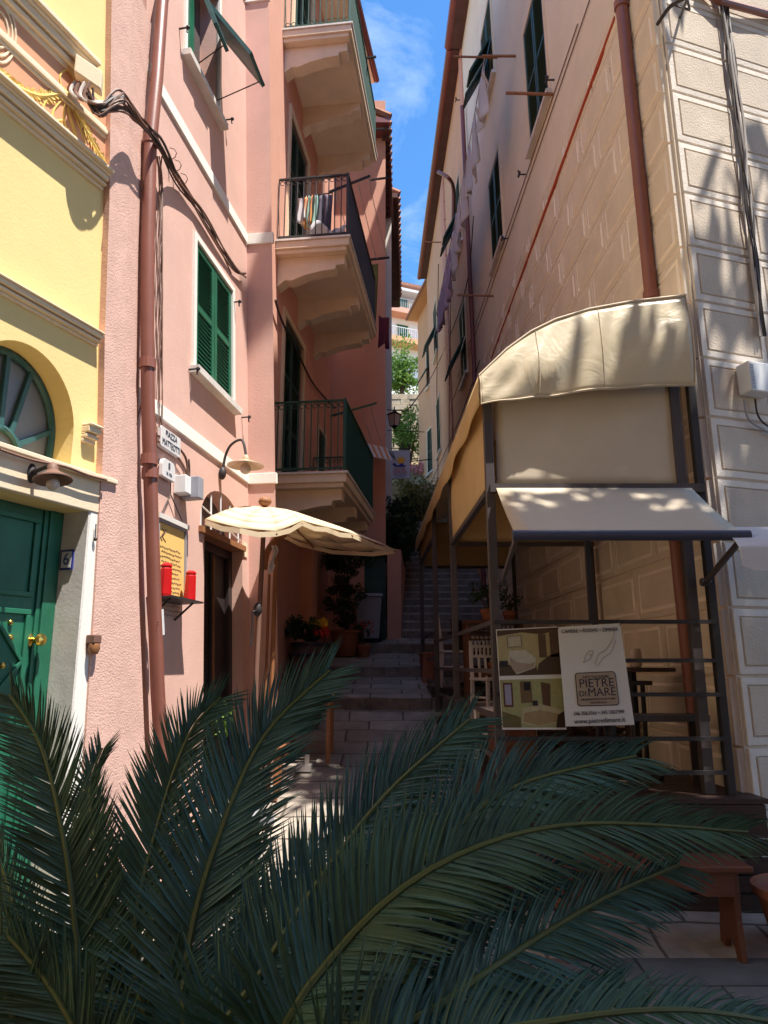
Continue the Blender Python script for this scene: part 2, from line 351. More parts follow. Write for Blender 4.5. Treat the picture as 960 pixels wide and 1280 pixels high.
def shutters(parent, fr, u0, u1, h0, h1, n0, m, rows=2, pitch=.045, name='shutter'):
    um = (u0 + u1) / 2
    for a, b in ((u0, um - .006), (um + .006, u1)):
        mb = MB(); louvre_leaf(mb, fr, a, b, h0, h1, n0, rows=rows, pitch=pitch)
        mb.fbox(fr, a + .02, b - .02, h0 + .02, h1 - .02, n0 - .012, n0 - .004)
        mb.build(name, m, parent)
def trim(parent, fr, u0, u1, h0, h1, w, n1, m, sill=True, name='window_frame'):
    mb = MB()
    mb.fbox(fr, u0 - w, u0, h0, h1, -.02, n1); mb.fbox(fr, u1, u1 + w, h0, h1, -.02, n1); mb.fbox(fr, u0 - w, u1 + w, h1, h1 + w, -.02, n1)
    if not sill: mb.fbox(fr, u0 - w, u1 + w, h0 - w, h0, -.02, n1)
    f = mb.build(name, m, parent)
    if sill:
        s = MB(); s.fbox(fr, u0 - w - .03, u1 + w + .03, h0 - .06, h0, -.02, n1 + .06); s.build('window_sill', M['marble'], f)
    return f
def leaves(mb, c, rad, n, size, squash=1.0, seed=0, hollow=.35, flat=0.):
    rnd = random.Random(seed); c = V(c)
    rad = rad if isinstance(rad, (tuple, list)) else (rad, rad, rad * squash)
    for _ in range(n):
        while 1:
            p = V((rnd.uniform(-1, 1), rnd.uniform(-1, 1), rnd.uniform(-1, 1)))
            l = p.length
            if l < 1 and l > hollow * rnd.random(): break
        q = c + V((p.x * rad[0], p.y * rad[1], p.z * rad[2]))
        s = size * rnd.uniform(.6, 1.4)
        a = V((rnd.gauss(0, 1), rnd.gauss(0, 1), rnd.gauss(0, 1) * (1 - flat))).normalized(); b = a.orthogonal().normalized()
        b = Matrix.Rotation(rnd.uniform(0, 2 * PI), 3, a) @ b
        mb.add([q - a * s, q + b * s * .42, q + a * s, q - b * s * .42], [(0, 1, 2, 3)])
def clumps(mb, c, rad, k, n, cr, size, seed=0):
    rnd = random.Random(seed); c = V(c)
    for i in range(k):
        while 1:
            p = V((rnd.uniform(-1, 1), rnd.uniform(-1, 1), rnd.uniform(-1, 1)))
            if p.length < 1: break
        leaves(mb, c + V((p.x * rad[0], p.y * rad[1], p.z * rad[2])), cr * rnd.uniform(.6, 1.3), n, size, .8, rnd.random())

# ================================================================ THE PLAN
FP = Fr((-2.3, 0, 0), (.147, 1, 0), (-.045, 0, 1))            # pink house, alley side
FY = Fr((-1.73, 4.40, 0), (.40, 1, 0))                          # yellow house
F2 = Fr((-2.55, 0, 0), (.12, 1, 0))                             # house with the balconies
RF = Fr((2.381, 5, 0), (-.022, 1, 0), (-.0167, 0, 1))           # cream house, alley side
SF = Fr((2.381, 5, 0), (3.07, 1, 0), (-.0167, 0, 1))            # cream house, street side
PROF = [(-30, -1.62), (4.3, -1.55), (5.2, -1.40), (7.2, -.98), (9.3, -.54), (9.301, -.40), (11, -.17), (11.001, -.02), (12.5, .20), (12.501, .35), (13.4, .48)]
for k in range(20): PROF += [(13.4 + .32 * k + .001, .48 + .17 * (k + 1)), (13.4 + .32 * (k + 1), .49 + .17 * (k + 1))]
PROF += [(24, 4.2), (34, 8.0)]
def gz(Y):
    for (a, b), (c, d) in zip(PROF, PROF[1:]):
        if a <= Y <= c: return b + (d - b) * (Y - a) / max(c - a, 1e-6)
    return PROF[-1][1]

# ---------------------------------------------------------------- ground
def strip(name, x0, x1, y0, y1, m, kind='structure', rough=.012, dz=0., step=.35, nx=14):
    ys = [y0]
    y = y0
    while y < y1 - 1e-6: y = min(y + step, y1); ys.append(y)
    ys = sorted(set([round(q, 4) for q in ys] + [p[0] for p in PROF if y0 < p[0] < y1]))
    mb = MB(); rnd = random.Random(3)
    rows = []
    for y in ys:
        rows.append([V((x0 + (x1 - x0) * i / nx, y + (rnd.uniform(-.01, .01)), gz(y) + dz + rnd.uniform(-rough, rough))) for i in range(nx + 1)])
    vs = [p for r in rows for p in r]
    mb.add(vs, [(j * (nx + 1) + i, j * (nx + 1) + i + 1, (j + 1) * (nx + 1) + i + 1, (j + 1) * (nx + 1) + i) for j in range(len(rows) - 1) for i in range(nx)])
    return mb.build(name, m, kind=kind)
strip('piazza_paving', -40, 40, -30, 4.3, M['pave'], nx=40, step=.8, rough=.003)
strip('alley_paving', -3.5, 3.2, 4.3, 13.4, M['stone'], rough=.008)
strip('alley_steps', -3.5, 3.2, 13.4, 34, M['stair'], rough=.006)
# worn slabs laid on the alley: joints and dark risers
mb = MB()
for y in (9.3, 11.0, 12.5):
    for i in range(9):
        x0 = -1.3 + i * .27; a, b = gz(y - .01), gz(y + .02)
        mb.box((x0 + .13, y - .018 + random.uniform(-.008, .008), (a + b) / 2 - .02), (.262, .05, b - a + .02))
for k in range(17):
    y = 13.4 + .32 * k; a = gz(y - .005); x = -1.2
    while x < 2.2:
        l = random.uniform(.3, .7); mb.box((x + l / 2, y - .012 + random.uniform(-.012, .008), a + .06), (l - .008, .05, .13)); x += l
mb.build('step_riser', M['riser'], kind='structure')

# hillside beyond
def hillz(x, y):
    return gz(24) + max(0, (y - 24)) * .52 + 1.2 * math.sin(x * .11 + y * .07) + .02 * abs(x) * max(0, (y - 24)) * .2
mb = MB()
mb.grid(lambda a, b: V((-90 + 180 * a, 24 + 150 * b, hillz(-90 + 180 * a, 24 + 150 * b))), 60, 50)
mb.build('hillside', M['hill'], kind='structure', smooth=True)
mb = MB(); mb.grid(lambda a, b: V((-600 + 1200 * a, -600 + 1200 * b, -2.2)), 4, 4); mb.build('ground', M['pave'], kind='structure')

# ================================================================ YELLOW HOUSE
yh = thing('yellow_house', 'yellow house with cream mouldings, painted salmon frieze and arched fanlight over a green door', 'house', FY.P(0, 0))
uc, hs_ = FY.pix(22, 567); ue, _ = FY.pix(92, 540); hr = ue - uc
_, hp = FY.pix(22, 424)
dl = FY.pix(108, 640); ud1 = dl[0]; hd1 = dl[1]; ud0 = ud1 - 1.25
hole_f = (uc - hr, ue, hs_ - .0, hp)
hole_d = (ud0, ud1, -1.5, hd1)
print('yellow', uc, hr, hs_, hp, ud0, ud1, hd1)
spring = hs_ + (hp - hs_) * .35
mbw = wall_mesh(FY, -7, -.12, -1.7, 2.6, [hole_f, hole_d], depth=.24, thick=4)
wall_mesh(FY, -7, -.24, 2.6, 9.5, [], thick=3.98, mb=mbw)
for sgn in (-1, 1):
    prev = None
    for i in range(13):
        a = PI / 2 * i / 12; u = uc + sgn * hr * math.cos(a); h = spring + (hp - spring) * math.sin(a)
        if prev:
            mbw.quad(FY.P(prev[0], prev[1], 0), FY.P(u, h, 0), FY.P(u, hp + .001, 0), FY.P(prev[0], hp + .001, 0))
            mbw.quad(FY.P(prev[0], prev[1], 0), FY.P(prev[0], prev[1], -.24), FY.P(u, h, -.24), FY.P(u, h, 0))
        prev = (u, h)
wy = mbw.build('wall', M['yellow'], yh)
def mould(parent, fr, px, yt, yb, u0, u1, prof, m=None, name='moulding'):
    _, ht = fr.pix(px, yt); _, hb = fr.pix(px, yb); mb = MB(); n = len(prof)
    for i, (f0, f1, nn) in enumerate(prof): mb.fbox(fr, u0, u1, hb + (ht - hb) * f0, hb + (ht - hb) * f1, -.02, nn)
    return mb.build(name, m or M['mould'], parent, bevel=.006)
PR = [(0, .16, .02), (.16, .30, .045), (.30, .38, .03), (.38, .62, .06), (.62, .72, .075), (.72, .88, .10), (.88, 1.0, .07)]
uR = -.0
_, a1 = FY.pix(100, 62); _, a2 = FY.pix(100, 218)
mb = MB(); mb.fbox(FY, -7, FY.pix(137, 180, .02)[0], FY.pix(100, 196)[1], FY.pix(95, 100)[1], -.02, .012); fz = mb.build('frieze', M['frieze'], yh)
mould(yh, FY, 100, 66, 106, -7, FY.pix(126, 90, .1)[0], PR, name='cornice')
mould(yh, FY, 100, 190, 218, -7, FY.pix(139, 230, .08)[0], PR, name='cornice')
mould(yh, FY, 60, 95, 112, -7, FY.pix(136, 150, .03)[0], [(0, .3, .022), (.3, .7, .035), (.7, 1, .022)], name='moulding')
mould(yh, FY, 60, 378, 402, -7, FY.pix(129, 430, .06)[0], PR[:5], name='moulding')
mould(yh, FY, 112, 524, 556, ue + .06, FY.pix(127, 540, .06)[0], PR[:5], name='moulding')
# festoon: leaves on the frieze, ribbons
mb = MB(); rnd = random.Random(4)
def festpath(pts, leaf=True, wd=.05):
    pth = catmull([FY.pp(x, y, .014) for x, y in pts], 10)
    for i in range(len(pth) - 1):
        t = (pth[i + 1] - pth[i]); t = t.normalized() if t.length > 0 else V((1, 0, 0)); s = FY.n.cross(t).normalized()
        if leaf:
            for q in range(4):
                c = pth[i].lerp(pth[i + 1], q / 4) ; d = rnd.choice((-1, 1)); L = rnd.uniform(.03, .055); e = c + t * L + s * d * rnd.uniform(.012, .05) ; k = FY.n * rnd.uniform(.002, .008)
                mb.add([c + k, (c + e) / 2 + s * d * .016 + k * 1.5, e + k * .5, (c + e) / 2 - s * d * .012 + k], [(0, 1, 2, 3)])
    mb.tube(pth, wd if not leaf else .012, 6)
festpath([(-40, 78), (0, 93), (20, 108), (50, 120), (80, 116)])
festpath([(85, 122), (100, 150), (122, 190), (136, 212)])
for l in ([(78, 118), (75, 95), (84, 88), (92, 100), (86, 118)], [(80, 122), (60, 124), (54, 138), (66, 146), (74, 158)], [(80, 122), (68, 136), (66, 150), (78, 150)],
          [(84, 122), (88, 150), (98, 178), (106, 178), (98, 155), (86, 128)], [(82, 122), (80, 150), (90, 172), (95, 168), (84, 135)], [(76, 150), (82, 168), (94, 176)]):
    festpath(l, False, .006)
mb.ball(FY.pp(83, 118, .02), .02)
mb.build('festoon', M['gold'], fz)
# a painted oval scroll at the frame's edge
mb = MB(); ce = FY.pp(-2, 36, .014)
for rr in (.20, .16, .11): mb.tube([ce + FY.u * rr * .55 * math.cos(a * PI / 14) + FY.w * rr * math.sin(a * PI / 14) for a in range(29)], .008, 6)
mb.build('scroll', M['mould'], fz)
# fanlight
fl = MB()
def fan(u, h, n): return FY.P(u, h, n)
n0 = -.16
fl2 = MB(); pts = []
for i in range(25):
    a = PI * i / 24; pts.append((uc + hr * math.cos(a), spring + (hp - spring) * math.sin(a)))
fl2.poly([fan(u, h, n0 - .02) for u, h in [(uc + hr, hs_)] + pts + [(uc - hr, hs_)]])
fobj = MB()
fobj.tube([fan(u, h, n0) for u, h in [(uc + hr - .02, hs_)] + [(uc + (u - uc) * .975, h - .02) for u, h in pts] + [(uc - hr + .02, hs_)]], .022, 6)
rb = hr * .40
fobj.tube([fan(uc + rb * math.cos(PI * i / 16), hs_ + .03 + rb * .95 * math.sin(PI * i / 16), n0) for i in range(17)], .02, 6)
fobj.tube([fan(uc - hr, hs_ + .03, n0), fan(uc + hr, hs_ + .03, n0)], .022, 6)
for deg in (32, 62, 90, 118, 148):
    a = R(deg); e = (uc + hr * .98 * math.cos(a) , spring + (hp - spring) * math.sin(a) * .99) if deg != 32 and deg != 148 else (uc + hr * .98 * (1 if deg < 90 else -1), hs_ + .03 + hr * .62)
    fobj.beam(fan(uc + rb * math.cos(a), hs_ + .03 + rb * .95 * math.sin(a), n0), fan(e[0], e[1], n0), .028, .028, FY.n)
fw = fobj.build('fanlight_window', M['teal'], yh, smooth=True)
fl2.build('pane', M['glassg'], fw)
# door surround
sur = MB()
ujr = FY.pix(131, 632)[0]; ujb = FY.pix(106, 910)[0]
htop = FY.pix(131, 600)[1]
sur.fbox(FY, ud1, ujr - .005, -1.5, hd1, -.235, .035); sur.fbox(FY, ud0 - .12, ud0, -1.5, hd1, -.235, .035)
sur.build('door_jamb', M['white'], yh, bevel=.006)
ln = MB(); ln.fbox(FY, ud0 - .2, ujr + .0, hd1, htop - .025, -.01, .04); ln.fbox(FY, ud0 - .25, ujr + .02, htop - .03, htop + .0, -.01, .075)
ln.build('lintel', M['mould'], yh, bevel=.006)
rv = MB(); rv.fbox(FY, ud1 - .012, ud1 - .001, -1.5, hd1, -.23, .03); rv.build('door_reveal', M['marble'], yh)
dr = MB(); nd = -.19; dtop = hd1
dr.fbox(FY, ud0, ud1 - .013, -1.5, dtop, -.235, nd)
gd = dr.build('door', M['green'], yh)
pm = MB(); dm = (ud0 + ud1) / 2 - .16; kk = FY.pix(38, 800, nd)
def pfr(u0, u1, h0, h1, ww=.03, nn=.018):
    pm.fbox(FY, u0, u1, h0, h0 + ww, nd, nd + nn); pm.fbox(FY, u0, u1, h1 - ww, h1, nd, nd + nn)
    pm.fbox(FY, u0, u0 + ww, h0 + ww, h1 - ww, nd, nd + nn * .98); pm.fbox(FY, u1 - ww, u1, h0 + ww, h1 - ww, nd, nd + nn * .98)
pm.fbox(FY, ud1 - .11, ud1 - .013, -1.5, dtop, nd, nd + .03)
pm.fbox(FY, ud1 - .14, ud1 - .11, -1.5, dtop, nd, nd + .016)
pm.fbox(FY, dm, dm + .05, -1.5, dtop, nd, nd + .03)
pfr(dm + .09, ud1 - .17, kk[1] + .24, dtop - .06); pfr(dm + .09, ud1 - .17, -1.2, kk[1] + .17)
pfr(ud0 + .05, dm - .03, kk[1] + .24, dtop - .06); pfr(ud0 + .05, dm - .03, -1.2, kk[1] + .17)
for (ua, ub) in ((dm + .12, ud1 - .2), (ud0 + .08, dm - .06)):
    c_ = (ua + ub) / 2; hh = kk[1] - .12; H = .27; Wd = (ub - ua) / 2
    for s1, s2 in (((c_, hh + H), (ub, hh)), ((ub, hh), (c_, hh - H)), ((c_, hh - H), (ua, hh)), ((ua, hh), (c_, hh + H))):
        pm.beam(FY.P(*s1, nd + .008), FY.P(*s2, nd + .008), .022, .02, FY.n)
pm.build('door_panel', M['green'], gd, bevel=.004)
kb = MB(); kp = FY.P(kk[0], kk[1], nd)
kb.lathe([(.036, 0), (.036, .008), (.014, .014), (.014, .05), (.030, .06), (.036, .078), (.028, .095), (.001, .10)], kp, FY.n, 20)
kb.build('door_knob', M['brass'], gd, smooth=True)
for (x, y, r) in ((12, 778, .014), (12, 797, .017), (2, 832, .016)):
    lk = MB(); lk.lathe([(r, 0), (r, .012), (r * .6, .018), (.001, .02)], FY.pp(x, y, nd), FY.n, 14); lk.build('lock', M['brass'], gd, smooth=True)
hn = MB(); c1 = FY.pix(96, 703, -.08)
# house number tile on the reveal of the jamb
pr = FY.P(ud1 - .014, FY.pix(97, 702, -.1)[1], -.1)
hn.prism([pr + FY.n * a + FY.w * b for a, b in ((-.05, -.06), (.05, -.06), (.05, .06), (-.05, .06))], -FY.u * .008)
hnt = hn.build('number_plate', M['inkb'], yh)
hn2 = MB(); hn2.prism([pr + FY.n * a + FY.w * b - FY.u * .0085 for a, b in ((-.038, -.048), (.038, -.048), (.038, .048), (-.038, .048))], -FY.u * .002); hn2.build('tile_face', M['paperW'], hnt)
text('number', '6', tmat(pr - FY.u * .0115, FY.n, FY.w), .10, M['inkb'], hnt, .001)

# ================================================================ PINK HOUSE
ph = thing('pink_house', 'pink stucco house with white string courses and green louvred shutters above a dark door', 'house', FP.P(4.75, 0))
up0 = FP.pix(160, 831)[0]; up1 = FP.pix(310, 560)[0]
W1 = (FP.pix(243, 400)[0], FP.pix(289, 400)[0], FP.pix(289, 508)[1], FP.pix(243, 298)[1])
us0 = FP.pix(232, 60)[0]; us1 = FP.pix(272, 140)[0]; hs1 = FP.pix(272, 150)[1]
W2 = (us0, us1, hs1, hs1 + 1.45)
D1 = (FP.pix(255, 740)[0], FP.pix(303, 740)[0], -1.2, FP.pix(256, 668)[1])
A1 = (FP.pix(250, 640)[0], D1[1], D1[3] + .05, FP.pix(262, 606)[1])
print('pink', up0, up1, W1, W2, D1, A1)
mbw = wall_mesh(FP, up0, up1, -1.7, 13, [W1, W2, D1, A1], depth=.2, thick=2.2)
uca = (A1[0] + A1[1]) / 2; ra = (A1[1] - A1[0]) / 2
prev = None
for i in range(17):
    a = PI * i / 16; u = uca + ra * math.cos(a); h = A1[2] + .05 + (A1[3] - A1[2] - .05) * math.sin(a)
    if prev: mbw.quad(FP.P(prev[0], prev[1]), FP.P(u, h), FP.P(u, A1[3]), FP.P(prev[0], A1[3])); mbw.quad(FP.P(prev[0], prev[1]), FP.P(prev[0], prev[1], -.2), FP.P(u, h, -.2), FP.P(u, h))
    prev = (u, h)
mbw.build('wall', M['pink'], ph)
# projecting pilaster at the house's end
FJ = Fr(FP.P(up1, 0), (1, -.15, 0), (-.045, 0, 1)); jw = FJ.pix(344, 600)[0]
print('jog', jw, FJ.P(jw, 0))
mb = wall_mesh(FJ, -.02, jw, -1.7, 13, [], back=(-.35, 1, 0))
mb.build('pilaster', M['pink'], ph)
# string courses
for (xa, yt, yb) in ((308, 293, 306), (312, 594, 607), (315, 12, 27)):
    ht = FP.pix(xa, yt)[1]; hb = FP.pix(xa, yb)[1]
    mb = MB(); mb.fbox(FP, up0 + .0, up1 - .03, hb, ht, -.02, .02); mb.fbox(FJ, -.02, jw + .02, hb, ht, -.02, .02); mb.build('string_course', M['white'], ph, bevel=.005)
# battered rough corner
bt = MB()
L = [(141, -80), (139, 40), (137, 250), (131, 420), (129, 560), (119, 740), (107, 925), (92, 1180)]
Rr = [(192, -80), (184, 40), (180, 250), (173, 480), (171, 600), (174, 740), (180, 925), (190, 1180)]
nn = .05
prevs = None
for (a, b) in zip(L, Rr):
    p = FY.pp(*a, nn); u2, h2 = FP.pix(*b, .03); q = FP.P(u2, p.z, .03); p2 = FY.P(FY.pix(*a, nn)[0], p.z, -.3)
    mid = p.lerp(q, .5) + V((.02, -.035, 0))
    row = [p2, p, mid, q, FP.P(u2, p.z, -.1)]
    if prevs:
        for i in range(4): bt.quad(prevs[i], prevs[i + 1], row[i + 1], row[i])
    prevs = row
bt.build('rough_corner', M['pinkrough'], ph)
# lower window
trim(ph, FP, *W1, .055, .022, M['white'])
shutters(ph, FP, W1[0] + .01, W1[1] - .01, W1[2] + .01, W1[3] - .01, -.03, M['green'], rows=2, pitch=.042)
# upper window, flaps open
trim(ph, FP, *W2, .05, .022, M['white'])
mb = MB(); mb.fbox(FP, W2[0] + .05, W2[1] - .05, W2[2] + .02, W2[3], -.19, -.17); mb.build('window_pane', M['glass'], ph)
mb = MB(); louvre_leaf(mb, FP, W2[0] - .005, W2[0] + .10, W2[2], W2[3], .0); mb.build('shutter', M['green'], ph)
um = (W2[0] + W2[1]) / 2
for (a, b, out, drop, m_) in ((W2[0] + .06, um - .01, .20, .62, 'teal'), (um + .01, W2[1] + .03, .42, .66, 'teal')):
    # top-hinged louvred flap pushed outwards
    H = W2[2] + .98; T = V((0, 0, 0))
    fl = Fr(FP.P(0, H - drop, .03 + out), FP.u, FP.w); dirv = (FP.P(0, H, .03) - FP.P(0, H - drop, .03 + out)); Lf = dirv.length
    fl.w = dirv.normalized(); fl.n = FP.u.cross(fl.w).normalized()
    if fl.n.dot(FP.n) < 0: fl.n = -fl.n
    mb = MB(); louvre_leaf(mb, fl, a, b, 0, Lf, 0, rows=1, pitch=.04); mb.fbox(fl, a + .02, b - .02, .02, Lf - .02, .002, .008)
    f = mb.build('shutter_flap', M[m_], ph)
    hk = MB(); hk.tube([FP.P(b - .03, H - drop - .1, -.02), fl.P(b - .03, .05, 0)], .006, 5); hk.build('stay_rod', M['iron'], f)
for (x, y) in ((224, 36), (281, 150), (236, 462), (302, 522), (290, 378)):
    mb = MB(); c = FP.pp(x, y, .0); mb.tube([c, c + FP.n * .07, c + FP.n * .075 - FP.w * .05], .009, 5); mb.ball(c + FP.n * .08, .018); mb.build('shutter_catch', M['iron'], ph)
# door, fanlight bars
mb = MB(); dn = -.14
mb.fbox(FP, D1[0], D1[1], D1[2], D1[3], -.195, dn)
mb.fbox(FP, D1[0], D1[0] + .09, D1[2], D1[3] - .08, dn, dn + .04); mb.fbox(FP, D1[1] - .09, D1[1], D1[2], D1[3] - .08, dn, dn + .04); mb.fbox(FP, D1[0], D1[1], D1[3] - .08, D1[3], dn, dn + .04)
um = (D1[0] + D1[1]) / 2; mb.fbox(FP, um - .03, um + .03, D1[2], D1[3] - .08, dn, dn + .03)
d = mb.build('door', M['blackdoor'], ph, bevel=.006)
mb = MB(); mb.fbox(FP, um - .004, um + .012, D1[2], D1[3] - .1, dn + .03, dn + .045); mb.build('door_strip', M['wood3'], d)
mb = MB(); mb.fbox(FP, A1[0] - .03, D1[1] + .03, D1[3], D1[3] + .05, -.19, .03); mb.build('transom', M['wood3'], ph)
mb = MB()
for k in range(5):
    u = A1[0] + .06 + (A1[1] - A1[0] - .12) * k / 4; mb.tube([FP.P(u, A1[2], -.02), FP.P(u, A1[2] + (A1[3] - A1[2]) * max(.35, math.sin(PI * (k + .8) / 5.6)), -.02)], .009, 5)
mb.tube([FP.P(A1[0], A1[2] + .2, -.02), FP.P(A1[1], A1[2] + .05, -.02)], .008, 5)
mb.build('fanlight_bar', M['plasw'], ph)
mb = MB(); mb.fbox(FP, A1[0], A1[1], A1[2], A1[3], -.19, -.17); mb.build('fanlight_pane', M['glass'], ph)
# shop awning box / dark lower hole kept shut by the door; slot plate beside it
mb = MB(); mb.fbox(FP, *[FP.pix(303, 685)[0], FP.pix(308, 685)[0], FP.pix(305, 696)[1], FP.pix(305, 678)[1]], 0, .01); mb.build('wall_plate', M['mould'], ph)

# ================================================================ HOUSE WITH BALCONIES
bh = thing('balcony_house', 'deep pink house with three cream balconies, set back behind the pink house', 'house', F2.P(9, 0))
u2a, u2b = 7.9, 12.95
DR = []
doors = []
for hz in (2.52, 5.85, 9.3):
    ua = 9.50; ub = 10.65; doors.append((ua, ub, hz, hz + 2.35))
holes = doors + [(11.9, 12.5, 2.9, 4.0), (11.9, 12.5, 6.1, 7.4), (8.75, 9.5, -.75, 1.55), (11.5, 12.3, 9.6, 10.8)]
wall_mesh(F2, u2a, u2b, -1.2, 12.6, holes, depth=.2, thick=2.5).build('wall', M['pink2'], bh)
for i, (a, b, c, d_) in enumerate(doors):
    trim(bh, F2, a, b, c + .02, d_, .09, .03, M['mould'], sill=False, name='door_frame')
    shutters(bh, F2, a + .02, b - .02, c + .04, d_ - .02, -.06, M['green2'], rows=3, pitch=.05)
for h in holes[3:5] + holes[6:7]:
    trim(bh, F2, *h, .06, .02, M['mould']); shutters(bh, F2, h[0] + .01, h[1] - .01, h[2] + .01, h[3] - .01, -.03, M['green2'], rows=2, pitch=.06)
mb = MB(); h = holes[5]; mb.fbox(F2, h[0], h[1], h[2], h[3], -.19, -.12); mb.build('door', M['green2'], bh)
# ground-floor pilasters
for (u, w_) in ((10.95, .35), (8.3, .3)):
    mb = MB(); mb.fbox(F2, u, u + w_, -1.2, 2.2, -.02, .16); mb.build('pilaster', M['pink2'], bh, bevel=.01)
# balconies
def corbel(mb, fr, u, w_, h, L):
    pts = [(0, -.02), (L, -.02), (L, -.16), (L - .12, -.17), (L - .13, -.23), (L - .30, -.24), (L * .42, -.29), (L * .22, -.36), (L * .12, -.35), (0, -.44)]
    mb.prism([fr.P(u, h + b, a) for a, b in pts], fr.u * w_)
def balcony(hz, ua, ub, out, scroll, rail_h=.98, green=True, panel=True):
    b = MB(); b.fbox(F2, ua, ub, hz - .11, hz, .0, out); b.fbox(F2, ua + .03, ub - .03, hz - .17, hz - .11, .0, out - .04)
    bal = b.build('balcony', M['slab'], bh, bevel=.008)
    lip = MB(); lip.fbox(F2, ua - .02, ub + .02, hz + .001, hz + .03, 0, out + .02); lip.build('slab_edge', M['marble'], bal)
    for k in range(3):
        c = MB(); corbel(c, F2, ua + .14 + (ub - ua - .5) * k / 2, .2, hz - .15, out - .08); c.build('corbel', M['slab'], bal, bevel=.006)
    m = M['rail'] if green else M['iron']
    r = MB(); P = F2.P; hb = hz + .08; ht = hz + rail_h
    ring = [(ua + .03, 0.02), (ua + .03, out - .03), (ub - .03, out - .03), (ub - .03, .02)]
    for (u1, n1), (u2, n2) in zip(ring, ring[1:]):
        for hh in (hb, ht): r.beam(P(u1, hh, n1), P(u2, hh, n2), .035, .02)
        Ln = (P(u1, 0, n1) - P(u2, 0, n2)).length; k = int(Ln / .085)
        for i in range(k + 1):
            t = i / k; u = u1 + (u2 - u1) * t; n = n1 + (n2 - n1) * t
            r.beam(P(u, hb, n), P(u, ht, n), .014, .014)
            if scroll and i < k:
                t2 = (i + .5) / k; u = u1 + (u2 - u1) * t2; n = n1 + (n2 - n1) * t2
                c0 = P(u, ht - .06, n) if scroll > 0 else P(u, hb + .05, n)
                d = (P(u2, 0, n2) - P(u1, 0, n1)).normalized()
                r.tube([c0 + d * .032 * math.cos(q * PI / 4) + V((0, 0, .032)) * math.sin(q * PI / 4) for q in range(8)], .006, 4, False)
    for (u, n) in ring[1:3]: r.beam(P(u, hz, n), P(u, ht + .02, n), .035, .035)
    r.build('railing', m, bal)
    return bal
P2 = F2.P
bl = [balcony(2.36, 8.93, 11.55, 1.02, 1, green=True), balcony(5.66, 8.93, 11.75, 1.02, 1, green=False), balcony(9.1, 8.93, 11.75, 1.02, -1, green=True)]
# green rigid screens on the alley side of the lowest and the topmost balcony
for bal, hz, ub in ((bl[0], 2.36, 11.55), (bl[2], 9.1, 11.75)):
    mb = MB(); mb.fbox(F2, 8.98, ub - .05, hz + .10, hz + .93, .962, .975)
    k = 0
    while 8.98 + k * .09 < ub - .1: mb.fbox(F2, 8.98 + k * .09, 8.995 + k * .09, hz + .10, hz + .93, .975, .985); k += 1
    mb.build('screen', M['rail'], bal)
# eave
mb = MB(); ea = at(437, 0, 10.9); eb = at(468, 97, 13.2); zt = 12.2
ea.z = zt; eb.z = zt; wa = F2.P(9.0, zt, 0); wb = F2.P(12.9, zt, 0); ea0 = ea + (ea - eb) * 1.0; wa = V((wa.x - .6, 8.2, zt))
mb.prism([wa, ea0, eb, wb + V((0, .2, 0))], V((0, 0, .10)))
ev = mb.build('eave', M['mould'], bh)
mb = MB(); mb.tube([ea0 + V((.05, 0, .08)), eb + V((.05, 0, .08))], .06, 8); mb.build('gutter', M['pipe2'], ev)

# ================================================================ HOUSE ACROSS THE BEND
x3 = at(482, 470, 13.0).x
F3 = Fr((F2.P(12.95, 0).x - .3, 13.0, 0), (1, 0.0, 0)); w3 = x3 - F3.O.x
h3 = thing('bend_house', 'pink house facing down the alley, dark green door at its foot', 'house', (F3.O.x, 13.0, 0))
dA = F3.pix(455, 780)[0]; dB = F3.pix(482, 780)[0]; dT = F3.pix(470, 692)[1]
wall_mesh(F3, 0, w3, 0, 11.6, [(dA, dB, .3, dT)], depth=.2, thick=2.6).build('wall', M['pink3'], h3)
mb = MB(); mb.fbox(F3, dA, dB, .3, dT, -.19, -.12); mb.fbox(F3, dA, dA + .05, .3, dT, -.12, -.1); mb.fbox(F3, dB - .05, dB, .3, dT, -.12, -.1); mb.build('door', M['green2'], h3)
mb = MB(); mb.fbox(F3, dA - .06, dB + .03, dT, dT + .05, -.1, .03); mb.build('lintel', M['mould'], h3)
# eave & roof
mb = MB(); z = at(487, 155, 12.6).z; xr = at(487, 155, 12.6).x
mb.prism([V((F3.O.x - .2, 12.55, z)), V((xr, 12.55, z)), V((xr + .12, 16, z)), V((F3.O.x - .2, 16, z))], V((0, 0, .12)))
e3 = mb.build('eave', M['pipe2'], h3)
mb = MB()
for k in range(16): mb.tube([V((xr + .02 + .02 * k * .2, 12.6 + k * .22, z + .16)), V((xr - .8, 12.6 + k * .22, z + .55))], .08, 6)
mb.build('roof', M['tile'], h3)
mb = MB()
for k in range(14):
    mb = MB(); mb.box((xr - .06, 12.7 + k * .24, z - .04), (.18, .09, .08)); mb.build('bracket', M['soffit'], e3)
# the house farther up, its eave lower in the picture
z4 = at(493, 250, 15.6).z
h4 = thing('upper_house', 'sunlit white-trimmed house end with a tiled eave beyond the bend', 'house', (-.9, 15.7, 3))
mb = MB(); mb.box((-1.0, 18.3, 6.5), (2.36, 5.2, 2 * (z4 - 6.5))); mb.build('wall', M['white'], h4)
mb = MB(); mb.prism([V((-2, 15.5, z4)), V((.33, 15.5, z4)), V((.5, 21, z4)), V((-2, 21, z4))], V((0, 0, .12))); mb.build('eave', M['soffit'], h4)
mb = MB()
for k in range(20): mb.tube([V((.38 + .008 * k, 15.6 + k * .26, z4 + .16)), V((-.6, 15.6 + k * .26, z4 + .6))], .09, 6)
mb.build('roof', M['tile'], h4)

